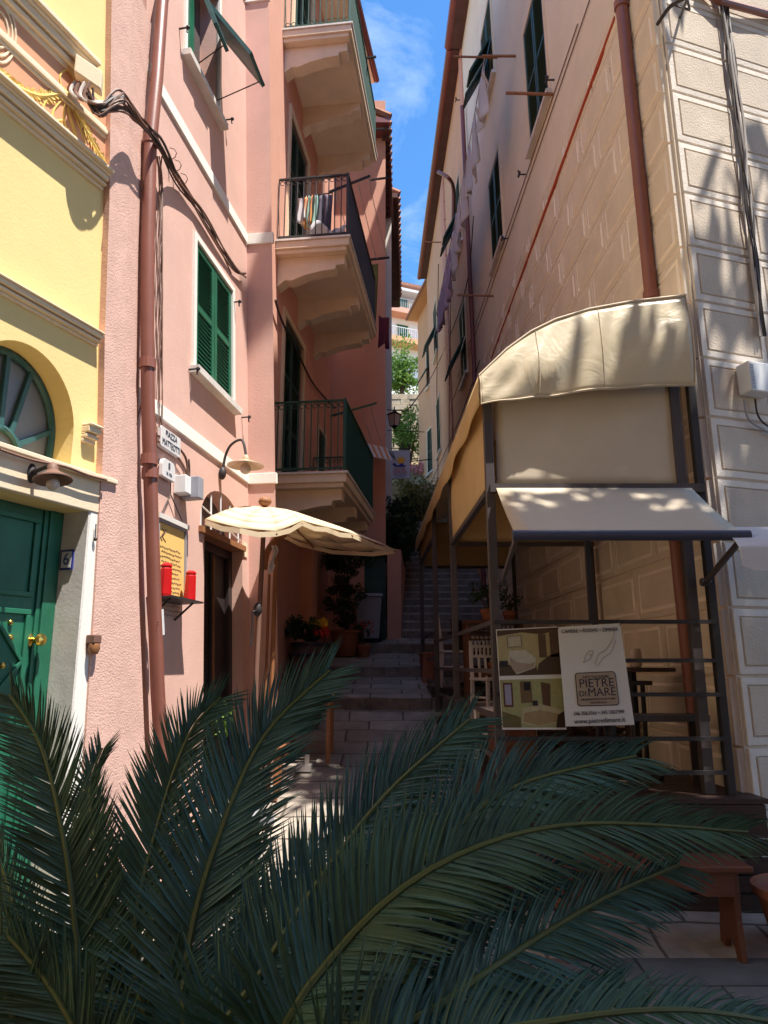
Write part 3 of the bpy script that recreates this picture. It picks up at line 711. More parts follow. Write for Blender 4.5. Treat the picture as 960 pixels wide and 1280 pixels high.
# ================================================================ CREAM HOUSE ON THE RIGHT
rh = thing('cream_house', 'tall cream corner house with block-patterned lower walls right of the alley', 'house', (2.4, 5, -1.5))
def near_far(n, f):
    a = RF.pix(*n); b = RF.pix(*f); return a[0], b[0], (a[1] + b[1]) / 2
wA = near_far((688, 117), (665, 187)); wB = near_far((632, 325), (618, 352))
hA = 7.35
wins = [(wA[0], wA[1], hA, hA + 2.0), (wB[0], wB[1], hA, RF.pix(627, 172)[1])]
wins += [(wB[0], wB[1], hA + 3.4, hA + 5.2), (wA[0], wA[1], hA + 3.4, hA + 5.2)]
print('R wins', wins)
wall_mesh(RF, 0, 10, -1.7, 15.2, wins, depth=.2, back=(3, 1.5, 0)).build('wall', M['cream'], rh)
wall_mesh(SF, 0, 7, -1.7, 15.19, [], back=(.5, 3, 0)).build('street_wall', M['blockw'], rh)
def flap(parent, fr, u0, u1, H, drop, out, m, name='shutter_flap'):
    fl = Fr(fr.P(0, H - drop, .03 + out), fr.u, fr.w); fl.O = fr.P(0, H - drop, .03 + out)
    d = fr.P(0, H, .03) - fr.P(0, H - drop, .03 + out); L = d.length; fl.w = d.normalized(); fl.u = fr.u; fl.n = fr.u.cross(fl.w).normalized()
    if fl.n.dot(fr.n) < 0: fl.n = -fl.n
    mb = MB(); louvre_leaf(mb, fl, u0, u1, 0, L, 0, rows=1, pitch=.05); mb.fbox(fl, u0 + .02, u1 - .02, .02, L - .02, .002, .008)
    return mb.build(name, m, parent)
def rwin(parent, fr, w_, flaps=True, m='green2'):
    trim(parent, fr, *w_, .07, .025, M['mould'])
    um = (w_[0] + w_[1]) / 2; hm = w_[2] + (w_[3] - w_[2]) * .5
    mb = MB(); mb.fbox(fr, w_[0], w_[1], w_[2], w_[3], -.19, -.17); mb.build('window_pane', M['glass'], parent)
    for a, b in ((w_[0], um - .006), (um + .006, w_[1])):
        mb = MB()
        if flaps:
            louvre_leaf(mb, fr, a + .01, b - .005, hm, w_[3] - .01, -.02, rows=1, pitch=.05); louvre_leaf(mb, fr, a + .01, a + .1, w_[2] + .01, hm, -.02, rows=1, pitch=.05)
        else: louvre_leaf(mb, fr, a + .01, b - .005, w_[2] + .01, w_[3] - .01, -.02, rows=2, pitch=.05)
        mb.build('shutter', M[m], parent)
        if flaps: flap(parent, fr, a + .1, b - .03, hm, (w_[3] - w_[2]) * .42, .40, M[m])
rwin(rh, RF, wins[0], False); rwin(rh, RF, wins[1], False); rwin(rh, RF, wins[2], True); rwin(rh, RF, wins[3], False)
# blocks with a raised inner panel
def blocks(fr, u0, u1, h0, h1, L, m, parent, name, z0=2.70, dz=.462, lset=(1,), lm=None, bw=.05, rel=.03):
    mb = MB(); ml = MB(); fl = []; P = fr.P; k = math.floor((h0 - z0) / dz); rnd = random.Random(2)
    while z0 + k * dz < h1:
        a, b = max(h0, z0 + k * dz), min(h1, z0 + (k + 1) * dz); off = 0 if (k % 2 == 0 or L < .8) else -L * .5; u = u0 + off
        while u < u1:
            c, d = max(u0, u), min(u1, u + L); u += L
            if d - c < .15 or b - a < .12: continue
            def ring(ins, n): return [P(c + ins, a + ins, n), P(d - ins, a + ins, n), P(d - ins, b - ins, n), P(c + ins, b - ins, n)]
            q = rel; rs = [ring(.005, -.004), ring(.013, .9 * q), ring(.013 + bw, q), ring(.013 + bw + .35 * q, .5 * q), ring(.013 + bw + .8 * q, 1.1 * q)]
            vs = [p for r in rs for p in r]; fs = []
            for i in range(4):
                for j in range(4): (fl if i in lset else fs).append((len(mb.v) * (i not in lset) * 0 + i * 4 + j, i * 4 + (j + 1) % 4, (i + 1) * 4 + (j + 1) % 4, (i + 1) * 4 + j))
            fs.append((16, 17, 18, 19)); mb.add(vs, fs); ml.add(vs, fl); fl.clear()
        k += 1
    o = mb.build(name, m, parent); ml.build('painted_border', lm, o)
    return o
blocks(RF, 0.01, 9.98, -1.3, 6.25, 1.02, M['block'], rh, 'blockwork', lset=(0, 2, 3), lm=M['blockline'], bw=.05, rel=.045)
blocks(SF, 0.01, 6.9, -1.6, 15.1, .64, M['blockw'], rh, 'street_blockwork', lset=(0, 1), lm=M['blockpale'], bw=.045, rel=.02)
# eave over the alley and the street
def eave(parent, x_in, y0, y1, z, over, frontover=.0):
    mb = MB()
    a = V((2.491 - .022 * y0 - over, y0 - frontover, z)); b = V((2.491 - .022 * y1 - over, y1, z))
    mb.prism([a, a + V((over + .6, 0.3 * frontover, 0)), b + V((over + .6, 0, 0)), b], V((0, 0, .12)))
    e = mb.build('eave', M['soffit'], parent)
    g = MB(); g.tube([a + V((-.04, 0, .05)), b + V((-.04, 0, .05))], .085, 8); g.build('gutter', M['pipe2'], e)
    r = MB(); r.prism([a + V((0, 0, .13)), b + V((0, 0, .13)), b + V((3, 0, 1.4)), a + V((3, 0, 1.4))], V((0, 0, .08))); r.build('roof', M['tile'], parent)
    return e
eave(rh, 0, 5, 14.98, 14.85, .55, 1.0)
# painted double line, red conduit and cables running along the wall
mb = MB()
for (a, b, r, n) in (((722, 30), (572, 472), .008, .012), ((737, 0), (566, 500), .008, .012)):
    pa, pb = RF.pp(*a, n), RF.pp(*b, n); mb.beam(pa, pb, .010, .010)
mb.build('string_line', M['cableb'], rh)
t = MB(); pa = RF.pp(770, 22, .04); pb = RF.pp(615, 448, .04); pts = [pa.lerp(pb, i / 8) for i in range(9)]
t.tube(pts, .026, 8); c = t.build('conduit', M['redc'], None, 'long straight red conduit clipped along the top of the block-patterned wall', 'conduit', smooth=True)
t = MB()
for k in range(3):
    q = [RF.pp(776 + 3 * k, 40, .03).lerp(RF.pp(628 + 4 * k, 440, .03), i / 14) + V((0, 0, -.03 * math.sin(i * 1.9 + k))) for i in range(15)]; t.tube(q, .010, 5)
q = [RF.pp(700, 8, .16), RF.pp(745, 15, .2), RF.pp(765, 40, .12), RF.pp(772, 50, .05)]
t.build('wall_cable', M['cablew'], None, 'pale cables drooping just under the red conduit on the block-patterned wall', 'cable')
def catches(parent, fr, pts):
    for (x, y) in pts:
        mb = MB(); c = fr.pp(x, y, .0); mb.tube([c, c + fr.n * .10, c + fr.n * .11 + fr.w * .07], .013, 5); mb.beam(c + fr.n * .1 - fr.u * .06, c + fr.n * .1 + fr.u * .06, .025); mb.build('shutter_catch', M['iron'], parent)
catches(rh, RF, ((693, 100), (657, 218), (635, 298), (575, 125)))
def downpipe(label, pts, r, m, cols=(), group=None):
    t = thing('downpipe', label, 'downpipe', pts[0], group)
    mb = MB(); mb.tube(pts, r, 14); mb.build('pipe', m, t, smooth=True)
    for p, d in cols:
        mb = MB(); mb.tube([p - d * .035, p + d * .035], r * 1.22, 14); mb.build('collar', m, t)
    return t
ud = RF.pix(800, 230, .1)[0]; print('pipe u', ud, RF.pix(770, 10, .1), RF.pix(890, 960, .1))
pt = [RF.P(ud, h, .1) for h in (-1.2, 2, 6, 10, 15)]
dpr = downpipe('straight maroon downpipe beside the quoined corner, passing behind the canopy', pt, .056, M['pipe'], [(RF.P(ud, h, .1), V((0, 0, 1))) for h in (1.4, 3.0, 5.9)])
# a drying pole at two sills
for (x0, y0, n) in ((692, 118, .62), (622, 72, .8), (617, 370, .7), (553, 303, .6)):
    u, h = RF.pix(x0, y0); mb = MB(); mb.beam(RF.P(u, h, 0), RF.P(u, h + .02, n), .028)
    mb.build('drying_pole', M['wood3'], rh, None)
mb = MB(); 
for i in range(3): mb.tube([RF.pp(840 - 2 * i, 20, .0), RF.pp(815, 25 + i, .1)], .01, 4)

# ---- orange house further along
oh = thing('orange_house', 'orange stucco house beyond the cream one, with a brick-edged strip and open dark shutters', 'house', RF.P(13, 0))
def uY(Y): return (Y - 5) / RF.u.y
ow = []
for Y in (16.2, 22.6):
    for z in (3.3, 6.9, 10.4): ow.append((uY(Y), uY(Y) + 1.05, z, z + 1.9))
wall_mesh(RF, 10.0, uY(25.8), -1.0, 14.95, ow, depth=.2, back=(3, 0, 0)).build('wall', M['terra'], oh)
for i, w_ in enumerate(ow): rwin(oh, RF, w_, i in (2, 1, 5), 'green2')
mb = MB(); yy = -1.0
while yy < 14.6:
    for j in range(2):
        mb.fbox(RF, uY(19.3) + .42 * j + (.0 if int(yy / .3) % 2 else .03), uY(19.3) + .42 * (j + 1) - .012, yy, yy + .285, -.01, .05)
    yy += .3
mb.build('brick_strip', M['pink3'], oh, bevel=.008)
mb = MB(); mb.fbox(RF, 9.99, 10.35, -1.0, 14.9, -.02, .04); mb.build('corner_strip', M['pink3'], oh)
eave(oh, 0, 15.02, 25.8, 14.85, .50)
# the curved swan-neck at the eave and a pipe below
for (pp_, r, m, lb) in (([(548, 215, .5), (560, 222, .3), (566, 232, .12), (567, 250, .08), (566, 300, .08)], .05, 'pipe', 'swan-neck downpipe leaving the gutter of the orange house'),
                   ([(593, 300, .09), (590, 380, .09), (588, 470, .09), (586, 560, .09), (584, 745, .09)], .05, 'pipe2', 'slim maroon downpipe on the orange house behind the white chairs')):
    u0_, h0_ = RF.pix(pp_[-1][0], pp_[-1][1], .09)
    if r == .05 and m == 'pipe2': pts = [RF.P(uY(14.75), h, .09) for h in (13, 8, 4, 0, -.5)]
    else: pts = catmull([RF.pp(a, b, c_) for a, b, c_ in pp_], 5)
    downpipe(lb, pts, r, M[m])
# ---- ochre house at the bend
F4 = Fr((2.15, 25.9, 0), (-.65, 3.1, 0))
och = thing('ochre_house', 'ochre house closing the right side of the alley, with a low pale eave', 'house', F4.O)
ow2 = [(.9, 1.9, z, z + 1.8) for z in (4.0, 7.4, 11.0)]
wall_mesh(F4, 0, 3.3, 1, 14.9, ow2, depth=.2, thick=4).build('wall', M['ochre'], och)
for i, w_ in enumerate(ow2): rwin(och, F4, w_, i == 2, 'green2')
e0 = at(537, 345, 25.6); e1 = at(509, 402, 29.3); e0.z = e1.z = 14.85
mb = MB(); mb.prism([e0, e0 + V((3, 0, 0)), e1 + V((3, 0, 0)), e1], V((0, 0, .1))); e4 = mb.build('eave', M['ochre'], och)
mb = MB(); mb.tube([e0 + V((-.03, 0, .06)), e1 + V((-.03, 0, .06))], .07, 8); mb.build('gutter', M['pipe'], e4)
mb = MB(); mb.prism([e0 + V((0, 0, .12)), e1 + V((0, 0, .12)), e1 + V((3, 0, 1.3)), e0 + V((3, 0, 1.3))], V((0, 0, .08))); mb.build('roof', M['tile'], och)

# ---- street side fixtures
t = thing('electrical_box', 'light grey electrical cabinet with ventilation slits on the quoined street wall', 'electrical box', SF.pp(936, 500, .03))
c0 = SF.pix(919, 458, .03); c1_ = SF.pix(954, 499, .03)
mb = MB(); mb.fbox(SF, c0[0], c1_[0], c1_[1], c0[1], .03, .15); mb.build('cabinet', M['plasw'], t, bevel=.01)
mb = MB()
for k in range(14): mb.fbox(SF, c0[0] + .012, c0[0] + .045, c1_[1] + .02 + k * .014, c1_[1] + .026 + k * .014, .15, .153)
mb.build('vent', M['plasg'], t)
for k, (xx, d) in enumerate(((930, 0), (944, 8))):
    mb = MB(); mb.tube(catmull([SF.pp(xx, 499, .06), SF.pp(xx + 3, 518, .06), SF.pp(xx + 12, 530, .05), SF.pp(972, 546 - d, .05)], 5), .008, 6)
    mb.build('lead', M['cable'] if k else M['plasg'], t)
t = thing('cable_bundle', 'bundle of black and pale cables running down the quoined street wall', 'cable', SF.pp(945, 420, .05))
rnd = random.Random(8)
for k in range(9):
    pts = []
    for (x, y) in ((888, -40), (905, 0), (916, 80), (926, 160), (934, 250), (944, 330), (953, 420)):
        pts.append(SF.pp(x + rnd.uniform(-5, 5), y, .04 + rnd.uniform(0, .03)))
    mb = MB(); mb.tube(catmull(pts, 6), rnd.uniform(.006, .011), 5); mb.build('cable', M['cable' if k % 3 else 'cablew'], t)
mb = MB(); mb.tube([SF.pp(872, -14, .05), SF.pp(900, 2, .07), SF.pp(930, 10, .07), SF.pp(975, 22, .05)], .03, 8)
mb.build('conduit', M['pipe'], None, 'short brown conduit crossing the top of the quoined street wall', 'conduit')
mb = MB(); mb.tube(catmull([SF.pp(822, 30, .02), SF.pp(838, 8, .25), SF.pp(858, -4, .4), SF.pp(880, -20, .5)], 5), .016, 6)
mb.tube([SF.pp(850, 22, .02), SF.pp(860, -4, .4)], .012, 6); mb.tube([SF.pp(840, 5, .1), SF.pp(862, 12, .2), SF.pp(858, -6, .35)], .01, 6)
mb.build('wall_bracket', M['iron'], None, 'black iron bracket at the top of the quoined corner', 'bracket')
# a neighbour's awning at the right edge
t = thing('shop_awning', 'white fabric awning edge at the far right, past the cafe canopy', 'awning', SF.pp(945, 700, .1))
ca = SF.pp(926, 684, .75); nw = SF.n; uu = V((1, .0, 0))
mb = MB(); mb.grid(lambda a, b: ca + uu * (a * 2.2) + V((0, -.08 * math.sin(PI * b), 0)) + V((0, .28 * b - .0, .17 * b)) + V((0, 0, -.07 * (1 - b) * (1 - a) ** 2)) , 10, 6)
mb.build('canopy', M['cloth1'], t, solid=.006)
mb = MB(); mb.grid(lambda a, b: ca + uu * (a * 2.2) + V((0, 0, -.11 * b * (1 + .25 * math.sin(a * 30)))) , 40, 2); mb.build('valance', M['cloth1'], t, solid=.004)

# ================================================================ FAR UPHILL
t = thing('hill_house', 'sunlit pastel house high on the hill at the end of the alley', 'house', (2, 60, 26))
FH = Fr((-4, 58.2, 0), (1, .42, 0)); hy = FH.pix(483, 357)[1]; hb = FH.pix(500, 440)[1]
wh = []
for z in (FH.pix(500, 392)[1], FH.pix(500, 428)[1]):
    for u in (3.4, 5.6, 7.8): wh.append((u, u + 1.1, z + .05, z + 1.75))
wall_mesh(FH, -3, 14, hb - 14, hy, wh, thick=6).build('wall', M['white'], t)
for w_ in wh:
    trim(t, FH, *w_, .1, .03, M['mould'], sill=False); shutters(t, FH, w_[0], w_[1], w_[2], w_[3], -.05, M['green'], rows=2, pitch=.14)
for i, z in enumerate((FH.pix(500, 392)[1], FH.pix(500, 428)[1])):
    mb = MB(); mb.fbox(FH, 1.5, 12, z - .5, z, 0, 1.2); mb.build('balcony', M['ochre'] if i else M['pink3'], t)
    mb = MB(); mb.fbox(FH, 1.5, 12, z + .85, z + .9, 1.12, 1.18); k = 0
    while 1.5 + k * .2 < 12: mb.fbox(FH, 1.5 + k * .2, 1.53 + k * .2, z, z + .85, 1.13, 1.17); k += 1
    mb.build('railing', M['plasw'], t)
mb = MB(); mb.fbox(FH, -3.5, 14.5, hy, hy + .25, -6, .8); mb.build('eave', M['tile'], t)
mb = MB(); mb.prism([FH.P(-3.5, hy + .26, .8), FH.P(-3.5, hy + 1.9, -3), FH.P(-3.5, hy + .26, -6.5)], FH.u * 18); mb.build('roof', M['tile'], t)
mb = MB(); mb.fbox(FH, 1.5, 9, hy - 1.0, hy - .75, 0, 1.5); mb.build('awning', M['cloth1'], t)
# terrace walls
zt = at(500, 492, 32).z
mb = MB(); rnd = random.Random(5)
x = -6
while x < 9:
    for k in range(30):
        z = 5.0 + k * .26
        if z > zt: break
        mb.box((x + rnd.uniform(.1, .2), 32 - rnd.uniform(0, .06), z), (rnd.uniform(.3, .45), .3, .24))
    x += .36
mb.box((1.5, 32.2, 7.5), (15, .3, 2 * (zt - 7.5)))
mb.build('terrace_wall', M['drystone'], None, 'pale dry-stone terrace wall on the hill at the end of the alley', 'wall')
mb = MB(); mb.box((1.5, 36.5, zt - 3), (15, 8.6, 6.02)); mb.build('terrace', M['hill'], kind='structure')
def far_tree(name, label, c, rad, k, n, cr, size, m, base, seed, group=None):
    t = thing(name, label, 'tree', V((c[0], c[1], base)), group)
    mb = MB(); pts = [V((c[0], c[1], base)), V((c[0] + .1, c[1], (base + c[2]) / 2)), V(c)]; mb.tube(pts, [.16, .11, .06], 7)
    for q in range(4):
        a = q * 1.7; mb.tube([pts[1], V(c) + V((math.cos(a) * rad[0] * .6, math.sin(a) * rad[1] * .6, rad[2] * .3))], [.07, .02], 5)
    mb.build('trunk', M['bark'], t)
    mb = MB(); clumps(mb, c, rad, k, n, cr, size, seed); mb.build('crown', m, t)
    return t
p = at(500, 462, 34.5); far_tree('hill_tree', 'bright green tree on the terrace below the hill house', (p.x, p.y, p.z), (1.3, 1.0, 1.5), 26, 150, .5, .085, M['leafn'], zt, 1)
p = at(530, 470, 35.5); far_tree('hill_tree', 'green tree half hidden by the ochre house, right of the bright one', (p.x + .8, p.y, p.z), (1.0, 1.0, 1.2), 16, 130, .5, .085, M['leafn'], zt, 2)
p = at(508, 540, 30.0); far_tree('wall_tree', 'small green tree in front of the dry-stone wall, right of the street lantern', (p.x, p.y, p.z), (.75, .7, .95), 22, 130, .38, .07, M['leafn'], gz(30), 3)
mb = MB(); p = at(503, 590, 29); clumps(mb, p, (1.3, .6, .55), 20, 80, .3, .06, 5); mb.build('flowering_shrub', M['flp'], None, 'pink flowering shrub at the foot of the hill wall, behind the hanging sign', 'shrub')
t = thing('climbing_shrub', 'dark olive climbing shrub spilling over the wall above the stair', 'shrub', (at(520, 640, 21)))
mb = MB(); clumps(mb, at(521, 640, 21.5), (.85, .5, 1.15), 34, 130, .42, .06, 8); mb.build('foliage', M['leafy'], t)
mb = MB()
for k in range(5): mb.tube([at(512 + 4 * k, 690, 21.6), at(510 + 5 * k, 620, 21.4)], .03, 5)
mb.build('stem', M['bark'], t)
mb = MB(); mb.box((1.0, 22.4, 4.0), (3.2, .5, 3.2)); mb.build('stair_wall', M['drystone'], None, 'rough stone wall behind the climbing shrub above the stair', 'wall')
# low terracotta garden wall with greenery beside the stair
mb = MB(); xa = at(484, 700, 13.4).x; xb = at(501, 700, 13.4).x
zt_ = at(490, 688, 13.4).z
mb.prism([V((xa, 13.05, .2)), V((xb, 13.3, .2)), V((xb + .25, 17.5, .2)), V((xa, 17.5, .2))], V((0, 0, zt_ - .2)))
mb.build('garden_wall', M['pink2'], None, 'low deep-pink garden wall rising beside the stair', 'wall')
t = thing('garden_shrub', 'dark leafy shrub on top of the low pink garden wall', 'shrub', V((xb, 14.6, zt_)))
mb = MB(); clumps(mb, V(((xa + xb) / 2 + .1, 14.8, zt_ + .5)), (.35, 1.3, .45), 40, 90, .28, .05, 9); clumps(mb, at(502, 655, 15.5), (.25, .6, .6), 24, 90, .24, .05, 10); mb.build('foliage', M['leafk'], t)
mb = MB()
for k in range(4): mb.tube([V((xa + .1 * k, 14.3 + .3 * k, zt_)), V((xa + .12 * k, 14.3 + .3 * k, zt_ + .8))], .015, 5)
mb.build('stem', M['bark'], t)

# ================================================================ CAFE TERRACE
def cx(Y): return .85 - .022 * Y                                  # outer line of the terrace
def wx(Y): return 2.491 - .022 * Y
dk = thing('cafe_deck', 'stepped dark wooden cafe deck between the alley and the block-patterned wall', 'deck', (1.5, 5, -1.5))
for (y0, y1, z) in ((4.78, 7.2, -.82), (7.2, 9.3, -.60), (9.3, 11.9, -.28)):
    mb = MB(); k = 0
    while y0 + k * .14 < y1 - .02:
        a = y0 + k * .14; b = min(a + .132, y1); mb.hexa([V((cx(a) - .05, a, z - .03)), V((wx(a) + .02, a, z - .03)), V((wx(b) + .02, b, z - .03)), V((cx(b) - .05, b, z - .03)), V((cx(a) - .05, a, z)), V((wx(a) + .02, a, z)), V((wx(b) + .02, b, z)), V((cx(b) - .05, b, z))]); k += 1
    mb.build('floorboards', M['wood2'], dk)
    mb = MB(); lo = gz(y0) - .1
    for i in range(7):
        h = (z - .03 - lo) / 7; mb.beam(V((cx(y0) - .03, y0 + .02, lo + h * (i + .5))), V((wx(y0), y0 + .02, lo + h * (i + .5))), .03, h - .012, (0, 0, 1))
        if z - .03 - gz(y1) > 0 or True:
            mb.beam(V((cx(y0) - .03, y0 + .03, lo + h * (i + .5))), V((cx(y1) - .03, y1, lo + h * (i + .5))), .03, h - .012, (0, 0, 1))
    mb.build('skirt', M['wood2'], dk)

cf = thing('cafe_canopy', 'beige fabric cafe canopy on grey-brown posts with side blinds and a drop-arm front awning', 'canopy', (1.5, 5, -.8))
PY = [4.93, 7.2, 9.2, 11.55]
fl_ = lambda Y: -.82 if Y < 7.2 else (-.60 if Y < 9.3 else -.28)
for Y in PY:
    mb = MB(); mb.beam((cx(Y) + .02, Y, fl_(Y)), (cx(Y), Y, 2.0), .062, .062, (0, 1, 0)); mb.beam((cx(Y) + .02, Y, fl_(Y)), (cx(Y) + .02, Y, fl_(Y) + .012), .15, .15, (0, 1, 0))
    mb.build('post', M['greymetal'], cf, bevel=.005)
for Y in (4.93, 7.5, 11.5):
    mb = MB(); mb.beam((wx(Y) - .14, Y, fl_(Y)), (wx(Y) - .16, Y, 2.3), .055, .055, (0, 1, 0)); mb.build('post', M['iron' if Y < 5 else 'greymetal'], cf, bevel=.005)
mb = MB(); mb.beam((wx(4.93) - .27, 4.96, fl_(4.93)), (wx(4.93) - .275, 4.96, 2.1), .07, .06, (0, 1, 0)); mb.build('post', M['greymetal'], cf, bevel=.005)
mb = MB(); mb.beam((1.46, 8.6, -.6), (1.46, 8.6, 2.4), .05, .05, (0, 1, 0)) if False else None
# roof: a quarter-round fabric vault
RP = [(.0, 2.03), (.20, 2.235), (.38, 2.375), (.56, 2.47), (.80, 2.55), (1.1, 2.61), (1.5, 2.66)]
def rpt(t, Y):
    w_ = wx(Y) - .02 - .14 * max(0, min(1, 1 - (Y - 4.86) / .8)) - (cx(Y) - .06); s = t * (len(RP) - 1); i = min(int(s), len(RP) - 2); f = s - i
    a = RP[i]; b = RP[i + 1]; q = (a[0] + (b[0] - a[0]) * f) / 1.5
    sagm = -.03 * math.sin(PI * ((Y - 4.9) / 2.22 % 1)) * math.sin(PI * min(1, t * 1.0))
    return V((cx(Y) - .06 + q * w_, Y, a[1] + (b[1] - a[1]) * f + sagm))
mb = MB(); mb.grid(lambda a, b: rpt(a, 4.86 + 6.9 * b), 24, 40); mb.build('roof', M['fabric'], cf, smooth=True, solid=.004)
# front valance with folds
def vz(t):
    p = rpt(t, 4.86); bot = 1.80 + .15 * t + .004 * math.sin(t * 23); return p, bot
def val(a, b):
    p, bot = vz(a); z = p.z + (bot - p.z) * b
    fold = .018 * math.sin((a * 1.6 + b * .9) * 7) * b + .014 * math.sin((a - .4 * b) * 11) * math.sin(PI * b) * (1 - a) + .012 * math.sin(a * 31 + b * 9) * b * (1 - b) * 3
    return V((p.x, 4.855 - .06 * math.sin(PI * b * .8) - fold, z))
mb = MB(); mb.grid(val, 60, 14); mb.build('front_valance', M['fabric'], cf, smooth=True, solid=.004)
fvo = [o for o in bpy.data.objects if o.name == 'front_valance'][0]
for a_ in (.002, .36, .70, .998): mb = MB(); mb.tube([val(a_, b / 10) + V((0, -.004, 0)) for b in range(11)], .004, 4); mb.build('seam', M['fabricw'], fvo)
mb = MB(); mb.tube([val(a / 60, .985) + V((0, -.004, 0)) for a in range(61)], .006, 5); mb.build('hem', M['fabricw'], fvo)
mb = MB(); mb.tube([val(a / 60, 0) + V((0, -.002, .004)) for a in range(61)], .010, 6); mb.build('piping', M['fabricw'], fvo)
def sval(a, b):
    Y = 4.86 + 6.9 * a; return V((cx(Y) - .065 - .012 * math.sin(a * 40) * b, Y, 2.03 + (-.22 - .015 * math.sin(a * 26)) * b))
mb = MB(); mb.grid(sval, 80, 4); mb.build('side_valance', M['fabricy'], cf, smooth=True, solid=.004)
# blinds
def blind(p0, p1, zt_, zb, m, bar, wave=.012):
    p0 = V(p0); p1 = V(p1); d = (p1 - p0); nrm = V((d.y, -d.x, 0)).normalized()
    mb = MB(); mb.grid(lambda a, b: p0 + d * a + V((0, 0, zt_ + (zb - zt_) * b)) + nrm * wave * math.sin(a * 9 + b * 4) * math.sin(PI * b), 20, 8)
    o = mb.build('blind', m, cf, smooth=True, solid=.003)
    if bar: mb = MB(); mb.beam(p0 + V((0, 0, zb)), p1 + V((0, 0, zb)), .045, .04); mb.build('blind_bar', M['greymetal'], o)
    return o
blind((cx(5) + .0, 5.0, 0), (cx(7.15), 7.15, 0), 2.0, 1.20, M['fabricy'], True)
blind((cx(9.3), 9.3, 0), (cx(11.5), 11.5, 0), 2.0, 1.62, M['fabricy'], True)
blind((cx(7.2) + .06, 7.22, 0), (wx(7.2) - .2, 7.22, 0), 2.3, 1.20, M['fabricy'], True)
blind((cx(11.6) + .06, 11.6, 0), (wx(11.6) - .2, 11.6, 0), 2.3, 1.55, M['fabricy'], True)
blind((cx(4.9) + .06, 4.95, 0), (wx(4.9) - .22, 4.95, 0), 2.0, 1.22, M['fabricw'], False, .006)
# lacing between blind and post
mb = MB()
pts = []
for k in range(7): pts += [V((cx(4.93) + .03, 4.92, 1.3 + k * .1)), V((cx(4.9) + .075, 4.95, 1.28 + k * .1))]
mb.tube(pts, .005, 4); mb.build('lacing', M['cable'], cf)
# front drop-arm awning
xa_, xb_ = .775, 2.165
mb = MB(); mb.beam((cx(4.93), 4.90, 1.21), (wx(4.93) - .14, 4.90, 1.21), .055, .06); mb.build('awning_rail', M['greymetal'], cf)
aw = MB(); aw.grid(lambda a, b: V((cx(4.9) + .04 + (1.36) * a + (.0) * b, 4.88 - .65 * b, 1.21 - .445 * b + .012 * math.sin(PI * b) * -1)), 12, 8); awn = aw.build('front_awning', M['fabricw'], cf, smooth=True, solid=.004)
mb = MB(); mb.tube([(xa_ - .01, 4.22, .755), (xb_ + .01, 4.22, .755)], .032, 12); mb.build('front_bar', M['bluebar'], awn, smooth=True)
for (x, xo) in ((xa_ + .015, cx(4.93) + .06), (xb_ - .02, wx(4.93) - .2)):
    mb = MB(); mb.beam((xo, 4.88, .55), (x, 4.24, .745), .022, .035); mb.tube([(xo - .03, 4.88, .55), (xo + .03, 4.88, .55)], .028, 8); mb.build('drop_arm', M['greymetal'], awn)
# railings
def railing(name, label, a, b, zs, m, par, r=.011, stanch=0):
    mb = MB()
    for z in zs: mb.beam(V(a) + V((0, 0, z)), V(b) + V((0, 0, z)), r * 2, r * 2)
    return mb.build(name, m, par)
for z in (.285, .03, -.19, -.47, -.68):
    mb = MB(); mb.beam((cx(4.93), 4.90, z), (wx(4.93) - .14, 4.90, z), .022, .026); mb.build('front_rail', M['iron'], cf)
for (y0, y1, dz) in ((4.95, 7.2, 0), (7.2, 9.2, .0), (9.2, 11.55, .12)):
    for z in (.285, -.04, -.33, -.60):
        if z + dz - .06 < fl_(y0 + .1): continue
        mb = MB(); mb.beam((cx(y0), y0, z + dz), (cx(y1), y1, z + dz), .022, .03); mb.build('side_rail', M['greymetal'], cf)
for (x, z0_, z1_) in ((1.43, .30, 1.2), (1.62, -.8, -.47)):
    mb = MB(); mb.beam((x, 5.0, z0_), (x, 5.0, z1_), .035, .035, (0, 1, 0)); mb.build('mullion', M['iron'], cf)
mb = MB()
for i in range(3):
    mb.beam((cx(7.2), 7.2, -.60 - .12 * i), (cx(4.95) - .02, 5.6, -.86 - .12 * i), .03, .05)
mb.build('ramp_board', M['greymetal'], cf)

# ---- banner and photo panel tied to the rail
bn = thing('hotel_banner', 'white vinyl banner with tan square logo and lettering tied to the cafe rail', 'banner', (1.3, 4.86, 0))
p_tl, p_tr, p_br, p_bl = at(697, 784, 4.84), at(775, 779, 4.84), at(793, 906, 4.84), at(707, 908, 4.84)
def bl_(a, b, off=0.0):
    t_ = p_bl.lerp(p_br, a); q = p_tl.lerp(p_tr, a); p = t_.lerp(q, b); return p + V((0, -.001 - off, 0))
mb = MB(); mb.grid(lambda a, b: bl_(a, b), 10, 12); mb.build('sheet', M['paperW'], bn, solid=.002)
bx = (p_br - p_bl); by = (p_tl - p_bl); BW = bx.length; BH = by.length
def bt_(s, a, b, size, m, sx=1.0): return text('lettering', s, tmat(bl_(a, b, .006), p_tr - p_tl + bx, by), size, m, bn, .0008, sx=sx)
bt_('CAMERE \u2022 ROOMS \u2022 ZIMMER', .5, .945, .034, M['ink'], .88)
bt_('346 3063764 \u2022 345 1067399', .5, .125, .034, M['ink'], .85)
bt_('www.pietredimare.it', .5, .05, .044, M['ink'], .9)
